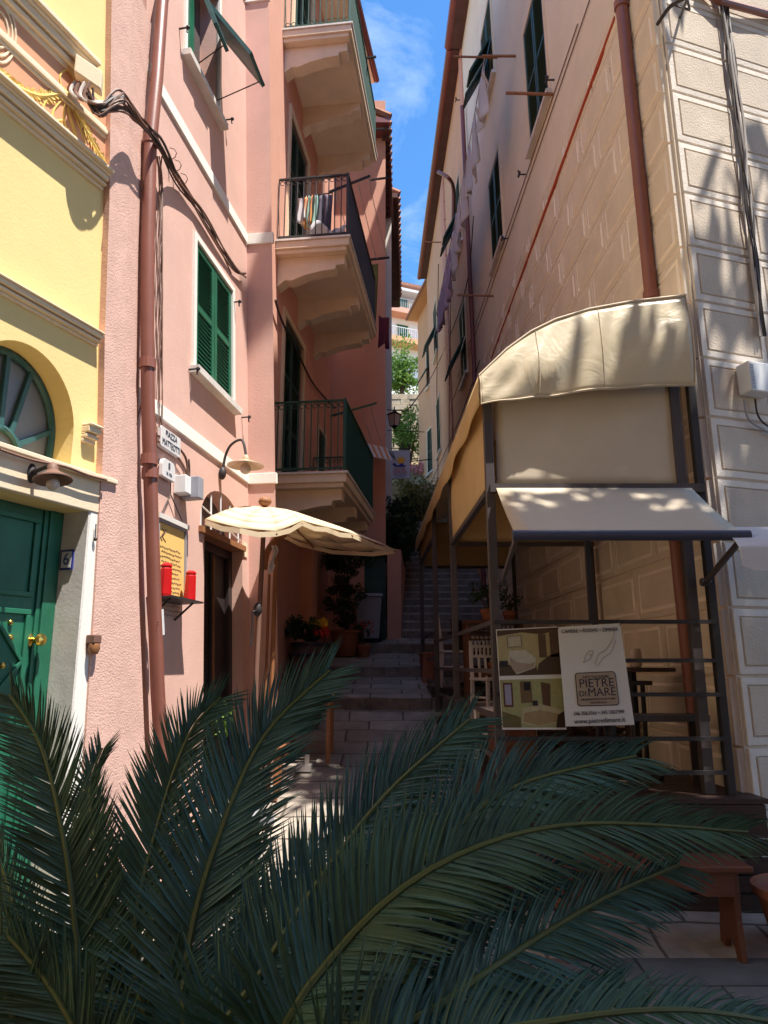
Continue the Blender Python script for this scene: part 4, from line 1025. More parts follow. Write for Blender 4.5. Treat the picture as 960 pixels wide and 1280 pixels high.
def rounded(cxy, w_, h_, r, off, n=6):
    pts = []
    for (sx, sy, a0) in ((1, 1, 0), (-1, 1, 90), (-1, -1, 180), (1, -1, 270)):
        for i in range(n + 1):
            a = R(a0 + 90 * i / n); pts.append(bl_(cxy[0] + (sx * (w_ / 2 - r) + r * math.cos(a)) / BW, cxy[1] + (sy * (h_ / 2 - r) + r * math.sin(a)) / BH, off))
    return pts
mb = MB(); mb.prism(rounded((.51, .36), BW * .62, BH * .335, .022, .004), V((0, -.002, 0))); lg = mb.build('logo_edge', M['ink'], bn)
mb = MB(); mb.prism(rounded((.51, .36), BW * .595, BH * .318, .018, .0068), V((0, -.002, 0))); mb.build('logo_plate', M['tan'], lg)
bt2 = lambda s, a, b, z, sx=1.0: text('lettering', s, tmat(bl_(a, b, .0095), p_tr - p_tl + bx, by), z, M['ink'], bn, .0008, sx=sx)
bt2('AFFITTACAMERE', .51, .478, .026, .9); bt2('PIETRE', .51, .415, .078, 1.0); bt2('DI', .29, .315, .05, 1.0); bt2('MARE', .575, .325, .074, .98)
bt2('DEI BUONI POSTI DOVE STARE', .51, .258, .019, .85); bt2('MONTEROSSO', .51, .225, .018, .9)
mb = MB()    # a faint grey drawing across the top
for (pts) in ([(.35, .62), (.42, .72), (.52, .74), (.46, .66), (.36, .63)], [(.52, .60), (.60, .70), (.72, .74), (.86, .86), (.90, .93)], [(.56, .58), (.66, .66), (.80, .72), (.90, .84)], [(.44, .70), (.50, .70)]):
    mb.tube(catmull([bl_(a, b, .004) for a, b in pts], 6), .0022, 4)
mb.build('line_drawing', M['inkg'], bn)
for q in (p_tl, p_tr): mb = MB(); mb.tube([q + V((0, -.01, -.01)), q + V((0, .04, .03)), q + V((0, .05, -.0)), q + V((0, -.01, -.015))], .003, 4); mb.build('cord', M['cable'], bn)
pn = thing('photo_panel', 'panel with two printed bedroom photographs tied to the cafe rail left of the banner', 'poster', (1.0, 4.88, 0))
q_bl, q_br, q_tl, q_tr = at(628, 912, 4.88), at(708, 912, 4.88), at(620, 787, 4.88), at(698, 783, 4.88)
def pq(a, b, off=0.): return q_bl.lerp(q_br, a).lerp(q_tl.lerp(q_tr, a), b) + V((0, -off, 0))
mb = MB(); mb.prism([pq(0, 0), pq(1, 0), pq(1, 1), pq(0, 1)], V((0, .006, 0))); mb.build('backing', M['paperW'], pn)
MM = {}
def pm_(c):
    if c not in MM: MM[c] = mat('print_%d' % len(MM), tuple(v * .72 for v in c), rough=.4, var=.12, scale=30, bump=0)
    return MM[c]
def shape(pts, c, off, name='print'):
    mb = MB(); mb.prism([pq(a, b, off) for a, b in pts], V((0, -.0008, 0))); return mb.build(name, pm_(c), pn)
rect = lambda a, b, c, d: [(a, c), (b, c), (b, d), (a, d)]
shape(rect(.01, .99, .53, .99), (.50, .42, .22), .001, 'upper_photo'); shape(rect(.01, .99, .02, .49), (.42, .42, .20), .001, 'lower_photo')
shape([(.01, .93), (.4, .96), (.72, .93), (.99, .97), (.99, .99), (.01, .99)], (.10, .06, .04), .0022)
shape(rect(.16, .40, .81, .93), (.28, .24, .16), .0022); shape(rect(.18, .38, .82, .92), (.55, .50, .38), .0034)
shape([(.01, .53), (.62, .53), (.6, .62), (.4, .6), (.01, .66)], (.10, .07, .05), .0022)
shape([(.16, .68), (.18, .78), (.44, .78), (.60, .70), (.58, .60), (.28, .54), (.22, .60)], (.62, .58, .48), .0038); shape([(.18, .72), (.30, .66), (.50, .64), (.58, .66), (.56, .60), (.28, .555), (.20, .62)], (.45, .36, .28), .005)
shape(rect(.66, .78, .70, .93), (.13, .08, .05), .0034); shape([(.60, .53), (.99, .53), (.99, .74), (.82, .72), (.64, .64)], (.09, .06, .04), .0034); shape(rect(.84, .99, .70, .97), (.14, .09, .06), .0034); shape(rect(.02, .15, .62, .68), (.03, .03, .04), .0048)
shape(rect(.05, .20, .22, .46), (.16, .05, .04), .0022); shape(rect(.075, .175, .24, .44), (.40, .38, .52), .0034)
shape(rect(.32, .50, .26, .47), (.20, .13, .07), .0022); shape(rect(.38, .48, .38, .46), (.02, .02, .025), .0034); shape([(.66, .24), (.78, .22), (.80, .44), (.65, .46)], (.13, .07, .04), .0022)
shape([(.30, .06), (.34, .20), (.60, .25), (.98, .18), (.98, .08), (.55, .03)], (.58, .50, .32), .0034); shape([(.36, .16), (.60, .19), (.9, .15), (.9, .08), (.56, .04), (.34, .08)], (.42, .30, .16), .0048)
shape(rect(.50, .58, .23, .28), (.03, .03, .04), .006); shape([(.01, .02), (.30, .02), (.30, .12), (.01, .18)], (.18, .14, .06), .0022); shape([(.84, .02), (.99, .02), (.99, .18), (.88, .14)], (.06, .03, .02), .006)

# ---- furniture
def chair(label, m, x, y, z, rz, group=None, high=.92, cat='chair'):
    t = thing('cafe_chair', label, cat, (0, 0, 0), group)
    mb = MB(); mb.box((0, 0, .45), (.40, .40, .03)); mb.build('seat', m, t, bevel=.008)
    for sx in (-1, 1):
        mb = MB(); mb.beam((sx * .175, -.175, 0), (sx * .17, -.17, .44), .032); mb.build('leg', m, t)
        mb = MB(); mb.beam((sx * .175, .20, 0), (sx * .175, .175, .45), .034); mb.beam((sx * .175, .175, .45), (sx * .172, .235, high), .032); mb.build('leg', m, t)
    mb = MB()
    for (h0, h1) in ((high - .04, high), (high - .13, high - .10), (high - .24, high - .21)):
        yy = .175 + .06 * ((h0 + h1) / 2 - .45) / (high - .45); mb.box((0, yy, (h0 + h1) / 2), (.33, .022, h1 - h0))
    for k in range(7):
        x_ = -.15 + k * .05; mb.box((x_, .175 + .06 * (high - .08 - .45) / (high - .45), high - .07), (.02, .016, .07))
        mb.box((x_, .175 + .06 * (high - .17 - .45) / (high - .45), high - .17), (.02, .016, .08))
    for k in range(3): mb.beam((-.08 + k * .08, .175, .46), (-.08 + k * .08, .20, high - .23), .022)
    mb.build('backrest', m, t)
    mb = MB(); mb.beam((-.17, -.17, .22), (.17, -.17, .22), .02); mb.beam((-.175, .19, .2), (.175, .19, .2), .02)
    for sx in (-1, 1): mb.beam((sx * .172, -.17, .26), (sx * .172, .19, .26), .02)
    mb.build('stretcher', m, t)
    t.location = (x, y, z); t.rotation_euler = (0, 0, rz); return t
g = 'white square-pierced cafe chairs'
c1 = chair('white chair with a pierced back, nearest to the front post of the cafe', M['whitew'], 1.02, 6.35, -.82, R(200), g)
dup(c1, (.93, 9.6, -.28), R(90), 'white chair seen edge-on beside the far terracotta planter', g)
dup(c1, (1.72, 8.9, -.60), R(170), 'white chair whose top shows above the bedroom photographs', g)
dup(c1, (1.2, 8.05, -.60), R(20), 'white chair standing behind the first one, before the sideboard', g)
g = 'dark cafe stools and chairs'
c2 = chair('dark wooden chair behind the round table, right of the banner', M['wood2'], 1.95, 6.75, -.82, R(10), g)
dup(c2, (1.55, 7.8, -.60), R(140), 'dark wooden chair deeper in the terrace, left of the round table', g)
dup(c2, (1.25, 10.4, -.28), R(60), 'dark wooden chair at the far end of the terrace', g)
def round_table(label, x, y, z, h, r):
    t = thing('round_table', label, 'table', (x, y, z))
    mb = MB(); mb.lathe([(.001, h - .03), (r, h - .03), (r + .005, h - .015), (r, h), (.001, h)], (x, y, z), seg=28); mb.build('tabletop', M['wood2'], t, smooth=True)
    mb = MB(); mb.tube([(x, y, z + .03), (x, y, z + h - .03)], .035, 10); mb.build('column', M['iron'], t)
    mb = MB()
    for k in range(4): mb.beam((x, y, z + .06), (x + .24 * math.cos(k * PI / 2 + .4), y + .24 * math.sin(k * PI / 2 + .4), z + .015), .04, .03)
    mb.build('foot', M['iron'], t)
    return t
round_table('round dark pedestal table behind the banner', 1.93, 5.75, -.82, .80, .32)
round_table('small round table at the far end of the terrace', 1.15, 9.9, -.28, .72, .28)
t = thing('cafe_bench', 'narrow grey-topped bench just inside the front rail', 'bench', (1.85, 5.2, -.82))
mb = MB(); mb.box((1.86, 5.18, -.355), (.72, .20, .045)); mb.build('seat', M['greymetal'], t, bevel=.006)
for sx in (-.3, .3):
    for sy in (-.07, .07): mb = MB(); mb.beam((1.86 + sx, 5.18 + sy, -.82), (1.86 + sx, 5.18 + sy, -.38), .035); mb.build('leg', M['iron'], t)
mb = MB(); mb.tube([(1.56, 5.55, -.82), (1.6, 5.5, -.14)], .018, 8); mb.tube([(1.95, 5.6, -.82), (1.92, 5.5, -.14)], .018, 8); mb.box((1.76, 5.5, -.13), (.42, .14, .03)); mb.build('bar_stool', M['iron'], None, 'dark backless stool between the bench and the round table', 'stool')
mb = MB(); mb.lathe([(.03, 0), (.045, .01), (.048, .10), (.042, .14), (.04, .145)], (1.95, 5.7, -.02), seg=16); mb.build('glass_jar', M['bulb'], None, 'pale glass jar standing on the round table', 'jar', smooth=True)
# sideboard with lattice, bonsai, pot
sb = thing('lattice_sideboard', 'dark red-brown lattice sideboard deep in the terrace carrying potted plants', 'sideboard', (1.22, 8.3, -.60))
mb = MB(); mb.box((1.24, 8.35, .475), (.66, .36, .04)); mb.build('top', M['wood'], sb, bevel=.006)
for sx in (-.3, .3):
    for sy in (-.14, .14): mb = MB(); mb.beam((1.24 + sx, 8.35 + sy, -.60), (1.24 + sx, 8.35 + sy, .455), .045); mb.build('leg', M['wood'], sb)
mb = MB()
for k in range(12): mb.box((.97 + k * .05, 8.19, .36), (.014, .012, .19))
for k in range(4): mb.box((1.24, 8.185, .28 + k * .055), (.6, .012, .014))
mb.build('lattice', M['wood2'], sb)
mb = MB(); mb.box((1.24, 8.35, -.1), (.58, .3, .03)); mb.build('shelf', M['wood'], sb)
def pot(name, label, c, r, h, m, plant=None, cat='potted plant', group=None, seed=1, leafm='leafk', n=300, ph=.5, pr=.3, ls=.035, kk=12):
    t = thing(name, label, cat, c, group); c = V(c)
    mb = MB(); mb.lathe([(r * .68, 0), (r * .72, .01), (r * .96, h - .05), (r * 1.06, h - .045), (r * 1.07, h), (r * .95, h), (r * .9, h - .05), (.001, h - .055)], c, seg=26); mb.build('pot', m, t, smooth=True)
    if plant:
        mb = MB(); rnd = random.Random(seed)
        for k in range(6):
            a = rnd.uniform(0, 6.28); mb.tube([c + V((0, 0, h - .06)), c + V((pr * .4 * math.cos(a), pr * .4 * math.sin(a), h + ph * .5)), c + V((pr * .8 * math.cos(a), pr * .8 * math.sin(a), h + ph * rnd.uniform(.8, 1.1)))], [.014, .009, .004], 5)
        mb.build('stem', M['bark'], t)
        mb = MB(); clumps(mb, c + V((0, 0, h + ph * .6)), (pr, pr, ph * .5), kk, n // kk, pr * .4, ls, seed); mb.build('foliage', M[leafm], t)
    return t
pot('bonsai_plant', 'dark spreading jade plant in a small pot on the lattice sideboard', (1.20, 8.3, .495), .09, .13, M['terracotta'], True, ph=.30, pr=.24, n=260, ls=.03, seed=4)
pot('bonsai_plant', 'smaller trailing plant in a pot at the right end of the lattice sideboard', (1.44, 8.35, .495), .07, .11, M['terracotta'], True, ph=.18, pr=.14, n=140, ls=.025, seed=5)
pot('shelf_plant', 'dark bushy plant on the lower shelf of the lattice sideboard', (1.26, 8.3, -.085), .10, .12, M['terracotta'], True, ph=.22, pr=.2, n=220, ls=.03, seed=6)
for (Y, lb) in ((10.9, 'tall terracotta box planter by the farthest canopy post'), (6.0, 'low red-brown planter box on the deck near the white chair')):
    t = thing('planter_box', lb, 'planter', (cx(Y), Y, fl_(Y)))
    x = cx(Y) + (.02 if Y > 10 else .30); hh = .55 if Y > 10 else .42; z0_ = fl_(Y) - (.12 if Y > 10 else 0)
    mb = MB(); mb.box((x, Y, z0_ + hh / 2), (.16 if Y > 10 else .34, .9 if Y > 10 else .3, hh)); mb.build('box', M['terracotta' if Y > 10 else 'wood'], t, bevel=.008)
    mb = MB(); mb.box((x, Y, z0_ + hh + .012), (.20 if Y > 10 else .38, .94 if Y > 10 else .34, .03)); mb.build('rim', M['terracotta' if Y > 10 else 'wood'], t, bevel=.006)

# ---- bench and pot in the foreground
t = thing('wooden_bench', 'red-brown wooden bench with shaped end panels standing in front of the deck', 'bench', (1.48, 4.36, -1.55))
mb = MB(); mb.box((1.44, 4.36, -1.085), (1.12, .30, .035)); mb.build('seat', M['wood'], t, bevel=.008)
for x in (.97, 1.90):
    mb = MB(); pts = [(-.13, 0), (-.07, 0), (-.04, .08), (.04, .08), (.07, 0), (.13, 0), (.10, .2), (.10, .445), (-.10, .445), (-.10, .2)]
    mb.prism([V((x, 4.36 + a, -1.55 + b)) for a, b in pts], V((.035, 0, 0))); mb.build('leg', M['wood'], t, bevel=.004)
mb = MB(); pts = [(0, 0), (0, -.05)] + [(.12 + .7 * i / 12, -.05 - .0 - .06 * (1 - math.sin(PI * i / 12))) for i in range(13)] + [(.9, -.05), (.9, 0)]
mb.prism([V((1.005 + a, 4.235, -1.104 + b)) for a, b in [(0, 0), (0, -.12), (.14, -.12)] + [(.14 + .6 * i / 12, -.12 + .07 * math.sin(PI * i / 12)) for i in range(13)] + [(.895, -.12), (.895, 0)]], V((0, .02, 0)))
mb.build('apron', M['wood'], t)
pot('bowl_pot', 'wide terracotta bowl with sparse plant at the right edge beside the bench', (2.36, 4.36, -1.55), .27, .34, M['terracotta'], True, ph=.42, pr=.2, n=120, ls=.035, seed=9)

# ================================================================ LEFT SIDE FIXTURES
# downpipe of the pink house
pts = [FP.pp(x, y, .10) for x, y in ((211, -40), (203, 0), (196, 100), (188, 180), (185, 300), (184, 420), (185, 510), (188, 600), (192, 720), (197, 860), (203, 960))]
dpl = downpipe('thick maroon-brown downpipe with a white sticker on the pink house', pts, .046, M['pipe'],
    [(FP.pp(188.5, 176, .10), FP.w), (FP.pp(184.6, 455, .10), FP.w), (FP.pp(186.5, 575, .10), FP.w), (FP.pp(187.7, 592, .10), FP.w)])
a_, b_ = FP.pp(195.2, 762, .10), FP.pp(196.6, 794, .10)
mb = MB(); mb.tube([a_, b_], .0485, 14, False); st = mb.build('sticker', M['paperW'], dpl, smooth=True)
mb = MB(); c_ = (a_ + b_) / 2; to = (-c_).normalized(); rt = V((1, .15, 0)).normalized()
for (dx, dz, w_) in ((-.0, .045, .03), (0, -.005, .06), (0, -.02, .05)):
    mb.box(c_ + V((-c_.x, -c_.y, 0)).normalized() * .0495 + V((dx, 0, dz)), (w_, .002, .012 if dz > 0 else .004), math.atan2(c_.x, -c_.y) * .3)
mb.build('print', M['ink'], st)
# cable bundle sweeping over the corner
t = thing('cable_bundle', 'tangled brown cables sweeping from the junction box across the pink house', 'cable', FP.pp(200, 200, .05))
rnd = random.Random(11)
base = [FY.pp(112, 118, .16), FY.pp(122, 140, .20), FP.pp(150, 128, .22), FP.pp(172, 150, .18), FP.pp(196, 178, .16), FP.pp(222, 222, .05), FP.pp(255, 275, .03), FP.pp(292, 335, .03), FP.pp(305, 345, .03)]
for k in range(10):
    q = [p + V((rnd.gauss(0, .012), rnd.gauss(0, .01), rnd.gauss(0, .026))) for p in base[: 9 if k < 5 else 6 + k % 3]]
    mb = MB(); mb.tube(catmull(q, 6), rnd.uniform(.006, .012), 5); mb.build('cable', M['cableb' if k % 3 else 'cable'], t)
for k in range(6):
    q = [FP.pp(198 + rnd.uniform(-3, 6), 195, .05 + .01 * k)] + [FP.pp(201 + 2.2 * math.sin(j * 1.3 + k) , 230 + j * 45, .03 + .008 * (k % 3)) for j in range(8 - k % 3)]
    mb = MB(); mb.tube(catmull(q, 5), .005, 4); mb.build('cable', M['cableb'], t)
for (x, y) in ((218, 205), (226, 222), (212, 190)):
    mb = MB(); c = FP.pp(x, y, .03); mb.tube([c + FP.n * .05 * math.sin(q * .8) + FP.u * .05 * q / 5 + FP.w * .04 * math.cos(q * .8) for q in range(7)], .004, 4); mb.build('cable', M['cableb'], t)
for q in ([(170, 530), (176, 508), (181, 500)], [(198, 552), (212, 560), (228, 580), (236, 600)], [(198, 545), (215, 553), (232, 572), (236, 604)], [(200, 520), (203, 540), (199, 552)]):
    mb = MB(); mb.tube(catmull([FP.pp(x, y, .03) for x, y in q], 5), .010 if len(q) > 3 else .005, 5); mb.build('cable', M['cableb'], t)
# junction box on the yellow cornice
t = thing('junction_box', 'cream junction box with looping conduits at the end of the yellow cornice', 'junction box', FY.pp(110, 100, .15))
c = FY.pp(112, 99, .10); mb = MB()
mb.prism([c + V(q) for q in ((-.075, -.03, .10), (.075, .03, .02), (.075, .03, -.11), (-.075, -.03, -.03))], V((.02, -.07, 0))); mb.build('box', M['mould'], t, bevel=.008)
for k in range(4):
    q = [c + V((-.06 + .03 * k, -.06, -.08)), c + V((-.07 + .03 * k, -.08, -.16 - .015 * k)), c + V((.0 + .03 * k, -.08, -.22 - .01 * k)), c + V((.12 + .01 * k, .0, -.17)), c + V((.20, .05, -.12 + .02 * k))]
    mb = MB(); mb.tube(catmull(q, 6), .011, 6); mb.build('conduit', M['cableb' if k % 2 else 'cablew'], t, smooth=True)
# street plaques
def plaque(name, label, px0, px1, yt, yb, rows, rounded_=False):
    ua = FP.pix(px0, (yt + yb) / 2)[0]; ub = FP.pix(px1, (yt + yb) / 2)[0]
    hm = FP.pix((px0 + px1) / 2, (yt + yb) / 2)[1]; H = FP.pix(px0, yt)[1] - FP.pix(px0, yb)[1]
    t = thing(name, label, 'sign', FP.P((ua + ub) / 2, hm - H / 2, .02))
    mb = MB(); w_ = ub - ua; c_ = .35 if rounded_ else .08
    pts = []
    for (sx, sy, a0) in ((1, 1, 0), (-1, 1, 90), (-1, -1, 180), (1, -1, 270)):
        r = min(w_, H) * (c_ if sy > 0 else .08)
        for i in range(5):
            a = R(a0 + 90 * i / 4); pts.append(FP.P((ua + ub) / 2 + sx * (w_ / 2 - r) + r * math.cos(a), hm + sy * (H / 2 - r) + r * math.sin(a), .015))
    mb.prism(pts, FP.n * .03); mb.build('slab', M['paperW'], t, bevel=.003)
    for (s, dy, sz, sx_) in rows:
        text('lettering', s, tmat(FP.P((ua + ub) / 2, hm + dy * H, .047), FP.u, FP.w), sz * H, M['ink'], t, .001, sx=sx_)
    return t
plaque('street_plaque', 'white street-name plaque with dark capitals beside the downpipe', 194, 219, 540, 566, (('PIAZZA', .26, .42, .9), ('MATTEOTTI', -.22, .46, .78)))
plaque('parish_plaque', 'small round-topped white plaque below the street-name plaque', 196, 212, 576, 600, (('8', .18, .5, 1), ('N. VIA', -.25, .26, .9)), True)
# menu board hanging from a cord, shelf with two red lanterns
ua, ht = FP.pix(201, 652, .03); ub, hb = FP.pix(230, 750, .03)
ht = FP.pix(215, 658, .03)[1]
t = thing('menu_board', 'ochre handwritten menu board in a pale frame hanging from a cord', 'menu board', FP.P((ua + ub) / 2, hb, .02))
ua -= .03
mb = MB(); mb.fbox(FP, ua, ub, hb + .02, ht, .008, .025); mb.build('board', M['paperO'], t)
mb = MB(); mb.fbox(FP, ua - .015, ua, hb, ht, .005, .04); mb.fbox(FP, ub, ub + .018, hb, ht, .005, .04); mb.fbox(FP, ua - .015, ub + .018, ht, ht + .02, .005, .04); mb.build('frame', M['plasg'], t)
mb = MB(); mb.beam(FP.P(ua - .03, ht + .035, .04), FP.P(ub + .03, ht + .035, .04), .03, .035); mb.build('top_roll', M['whitew'], t)
top = FP.P((ua + ub) / 2 - .02, ht + .24, .02); mb = MB(); mb.tube([FP.P(ua + .03, ht + .05, .03), top, FP.P(ub - .02, ht + .05, .03)], .005, 4); mb.tube([top, top + FP.w * .22], .004, 4); mb.build('hanging_cord', M['cable'], t)
rnd = random.Random(21)
mb = MB()
for k in range(15):
    h = ht - .17 - k * .034; u = ua + .03 + rnd.uniform(0, .03); e = ub - .04 - rnd.uniform(0, .06)
    while u < e:
        l = rnd.uniform(.008, .03); mb.tube([FP.P(u, h + rnd.uniform(-.004, .004), .027), FP.P(u + l / 2, h + rnd.uniform(-.008, .008), .027), FP.P(u + l, h, .027)], .0022, 3); u += l + .008
for k in range(3): mb.tube([FP.P(ua + .06 + .02 * k + .04 * math.sin(q * .7 + k), ht - .04 - q * .013, .027) for q in range(8)], .0025, 3)
mb.build('handwriting', M['cableb'], t)
us0_, hs0_ = FP.pix(200, 745, .1); us1_ = FP.pix(238, 752, .1)[0]
sh = thing('wall_shelf', 'thin black shelf under the menu board holding two red lanterns', 'shelf', FP.P((us0_ + us1_) / 2, hs0_, .05))
mb = MB(); mb.fbox(FP, us0_, us1_ + .03, hs0_ - .012, hs0_, .0, .19); mb.build('board', M['iron'], sh)
mb = MB(); mb.beam(FP.P(us0_ + .06, hs0_ - .01, .15), FP.P(us0_ + .06, hs0_ - .13, .005), .012); mb.beam(FP.P(us1_ - .06, hs0_ - .01, .15), FP.P(us1_ - .06, hs0_ - .13, .005), .012); mb.build('bracket', M['iron'], sh)
for (u, lb) in ((us0_ + .07, 'red glass lantern at the left end of the black shelf'), (us1_ - .02, 'red glass lantern at the right end of the black shelf')):
    t = thing('red_lantern', lb, 'lantern', FP.P(u, hs0_, .1), 'red lanterns on the wall shelf'); c = FP.P(u, hs0_ + .001, .1)
    mb = MB(); mb.lathe([(.001, 0), (.042, 0), (.045, .02), (.040, .19), (.034, .205)], c, seg=8); mb.build('body', M['red'], t)
    mb = MB(); mb.lathe([(.040, .206), (.040, .218), (.022, .232), (.001, .235)], c, seg=8); mb.build('lid', M['red'], t)
# floodlight box with conduit
t = thing('floodlight', 'small white and grey floodlight below a bent conduit', 'lamp', FP.pp(234, 608, .05))
u, h = FP.pix(234, 607, .08); mb = MB(); mb.fbox(FP, u - .07, u + .03, h - .07, h + .07, .0, .10); mb.build('housing', M['plasw'], t, bevel=.006)
mb = MB(); mb.fbox(FP, u + .03, u + .13, h - .09, h + .08, .02, .16); mb.build('head', M['plasg'], t, bevel=.006)
mb = MB(); mb.tube(catmull([FP.pp(236, 574, .03), FP.pp(237, 590, .03), FP.pp(236, 602, .05)], 5), .007, 5); mb.build('lead', M['cable'], t)
# gooseneck lamp on the pink house
def sconce(label, base, pth, shade_c, r, cat='lamp', m='amber', bulb=.05, ax=(0, 0, 1)):
    t = thing('wall_lamp', label, cat, base)
    mb = MB(); mb.tube(catmull(pth, 8), .012, 8); mb.build('arm', M['iron'], t, smooth=True)
    mb = MB(); mb.ball(base, (.035, .035, .06)); mb.build('wall_mount', M['iron'], t, smooth=True)
    mb = MB(); mb.lathe([(.012, .09), (.028, .07), (.03, .045), (r * .45, .03), (r, -.005), (r, -.012), (r * .45, .02), (.02, .03)], shade_c, ax, 28); mb.build('lamp_shade', M[m], t, smooth=True)
    mb = MB(); mb.ball(V(shade_c) - V(ax).normalized() * .035, bulb, 14); mb.build('bulb', M['bulb'], t, smooth=True)
    return t
ulm, hlm = FP.pix(274, 592, .0); sc = FP.P(ulm + .0, hlm + .06, .0) 
shade = at(307, 581, FP.P(ulm, hlm).y - .12)
b0 = FP.P(ulm, hlm, .03)
sconce('gooseneck wall lamp with a shallow amber shade above the parasol', b0, [b0, b0 + FP.n * .02 + V((0, 0, .16)), b0.lerp(shade, .35) + V((0, 0, .24)), b0.lerp(shade, .8) + V((0, 0, .24)), shade + V((0, 0, .09))], shade, .16)
# lamp over the green door
b0 = FY.pp(38, 592, .03); sh_ = at(66, 598, 3.75)
sconce('rusty wall lamp with a flat tilted shade above the green door', b0, [b0, b0 + FY.n * .12 + V((0, 0, .03)), sh_ + V((-.02, 0, .07))], sh_, .10, 'lamp', 'cableb', .035, (-.15, .1, 1))
mb = MB(); mb.tube(catmull([FY.pp(x, y, .085) for x, y in ((0, 562), (40, 575), (80, 583), (110, 594), (133, 600))], 5), .008, 5); mb.build('lintel_cable', M['cableb'], None, 'brown cable lying along the lintel over the green door', 'cable')
# bracket lamp on the jamb
t = thing('entry_light', 'small brown lantern fitting on the white jamb of the green door', 'lamp', FY.pp(116, 810, .04))
u, h = FY.pix(116, 800, .06); mb = MB(); mb.fbox(FY, u - .03, u + .03, h - .02, h + .03, .035, .10); mb.build('body', M['cableb'], t, bevel=.006)
mb = MB(); mb.lathe([(.03, 0), (.035, -.03), (.022, -.06), (.001, -.065)], FY.P(u, h - .02, .075), seg=12); mb.build('globe', M['wood3'], t, smooth=True)
mb = MB(); mb.tube([FY.pp(120, 655, .05), FY.pp(119, 672, .05)], .004, 4); mb.ball(FY.pp(119, 674, .05), .012); mb.build('bell_pull', M['iron'], None, 'tiny iron bell pull on the jamb of the green door', 'bell pull')

# ================================================================ PARASOL
pa = thing('parasol', 'sunlit cream parasol against the pink wall with a dark pole', 'parasol', (at(322, 800, 6.05).x, 6.05, gz(6.05)))
A = at(331, 634, 6.25)
rim = [at(256, 649, 5.80), at(300, 660, 5.72), at(346, 664, 5.85), at(378, 651, 6.25), at(408, 659, 6.6), at(441, 667, 7.0), at(494, 687, 7.8), at(440, 689, 8.0), at(392, 682, 7.8), at(356, 668, 7.2), at(332, 660, 6.75), at(292, 652, 6.3)]
mb = MB(); n = len(rim); K = 6
def umb(i, t):
    p = rim[i % n]; q = A.lerp(p, t); q.z += .05 * math.sin(PI * t) * (1 if i % 2 == 0 else .75); return q
mb2 = MB()
for i in range(n):
    for k in range(K):
        a, b = k / K, (k + 1) / K
        mb.quad(umb(i, a), umb(i, b), umb(i + 1, b), umb(i + 1, a))
    e0, e1 = rim[i], rim[(i + 1) % n]
    mid = (e0 + e1) / 2 + V((0, 0, -.02)); dz = V((0, 0, -.045))
    mb2.quad(e0, mid, mid + dz, e0 + dz); mb2.quad(mid, e1, e1 + dz, mid + dz)
cv = mb.build('canopy', M['umb'], pa, smooth=True, solid=.004); mb2.build('canopy_hem', M['umb'], cv)
mb = MB(); b_ = at(322, 800, 6.05); mb.tube([V((b_.x, 6.05, gz(6.05))), V((b_.x, 6.05, 0)), A + V((0, 0, .02))], .021, 10); mb.build('pole', M['cableb'], pa, smooth=True)
mb = MB(); mb.ball(A + V((0, 0, .05)), (.06, .06, .045)); mb.build('finial', M['wood3'], pa, smooth=True)
mb = MB(); c = at(322, 762, 6.02); mb.ball(c, (.035, .035, .06)); mb.tube([c, c + V((-.03, -.05, -.02)), c + V((-.03, -.06, -.30))], .008, 6); mb.build('crank', M['iron'], pa, smooth=True)
for i in (0, 2, 3, 5, 6, 8, 10):
    r = MB(); r.tube([umb(i, t / 5) - V((0, 0, .025)) for t in range(6)], .009, 5); r.build('rib', M['wood3'], pa)
mb = MB(); mb.box((b_.x + .0, 6.06, gz(6.06) + .04), (.34, .34, .07), .2); mb.build('base', M['plasg'], pa, bevel=.01)
# folded second parasol of tan wood leaning by the wall
t = thing('folded_parasol', 'folded tan wooden parasol frame with a scrap of white cloth leaning behind the dark pole', 'parasol', at(340, 800, 6.7))
mb = MB(); q0 = V((at(341, 800, 6.7).x, 6.7, gz(6.7))); q1 = at(345, 690, 6.62); mb.tube([q0, q1], .02, 8); mb.tube([q0 + V((-.05, 0, .0)), q1 + V((-.06, .03, -.2))], .013, 6); mb.build('pole', M['wood3'], t)
mb = MB(); mb.tube(catmull([at(330, 712, 6.6), at(334, 690, 6.6), at(344, 676, 6.6), at(356, 668, 6.7)], 6), .03, 6); mb.build('curved_rib', M['wood3'], t, smooth=True)
mb = MB(); w0 = at(339, 682, 6.5); mb.grid(lambda a, b: w0 + V((.05 * a + .02 * math.sin(b * 6), -.02 * math.sin(a * 8), -.27 * b * (1 - .3 * a))), 6, 8); mb.build('cloth', M['cloth1'], t, solid=.003)
# wooden table and crate under the parasol
def slat_table(name, label, x, y, z, sx, sy, h, m, cat='table'):
    t = thing(name, label, cat, (x, y, z)); mb = MB()
    for k in range(6): mb.box((x, y - sy / 2 + sy * (k + .5) / 6, z + h), (sx, sy / 6 - .012, .022))
    mb.box((x, y - sy / 2 + .03, z + h - .04), (sx - .05, .025, .05)); mb.box((x, y + sy / 2 - .03, z + h - .04), (sx - .05, .025, .05)); mb.build('tabletop', m, t)
    for a in (-1, 1):
        for b in (-1, 1): mb = MB(); mb.beam((x + a * (sx / 2 - .05), y + b * (sy / 2 - .05), z), (x + a * (sx / 2 - .05), y + b * (sy / 2 - .05), z + h - .02), .04); mb.build('leg', m, t)
    return t
slat_table('wooden_table', 'tan slatted wooden table under the parasol', -.74, 7.5, gz(7.5), .5, .55, .62, M['wood3'])
slat_table('wooden_stool', 'low tan wooden stool beside the dark door under the parasol', -1.02, 6.55, gz(6.55), .30, .30, .42, M['wood3'], 'stool')
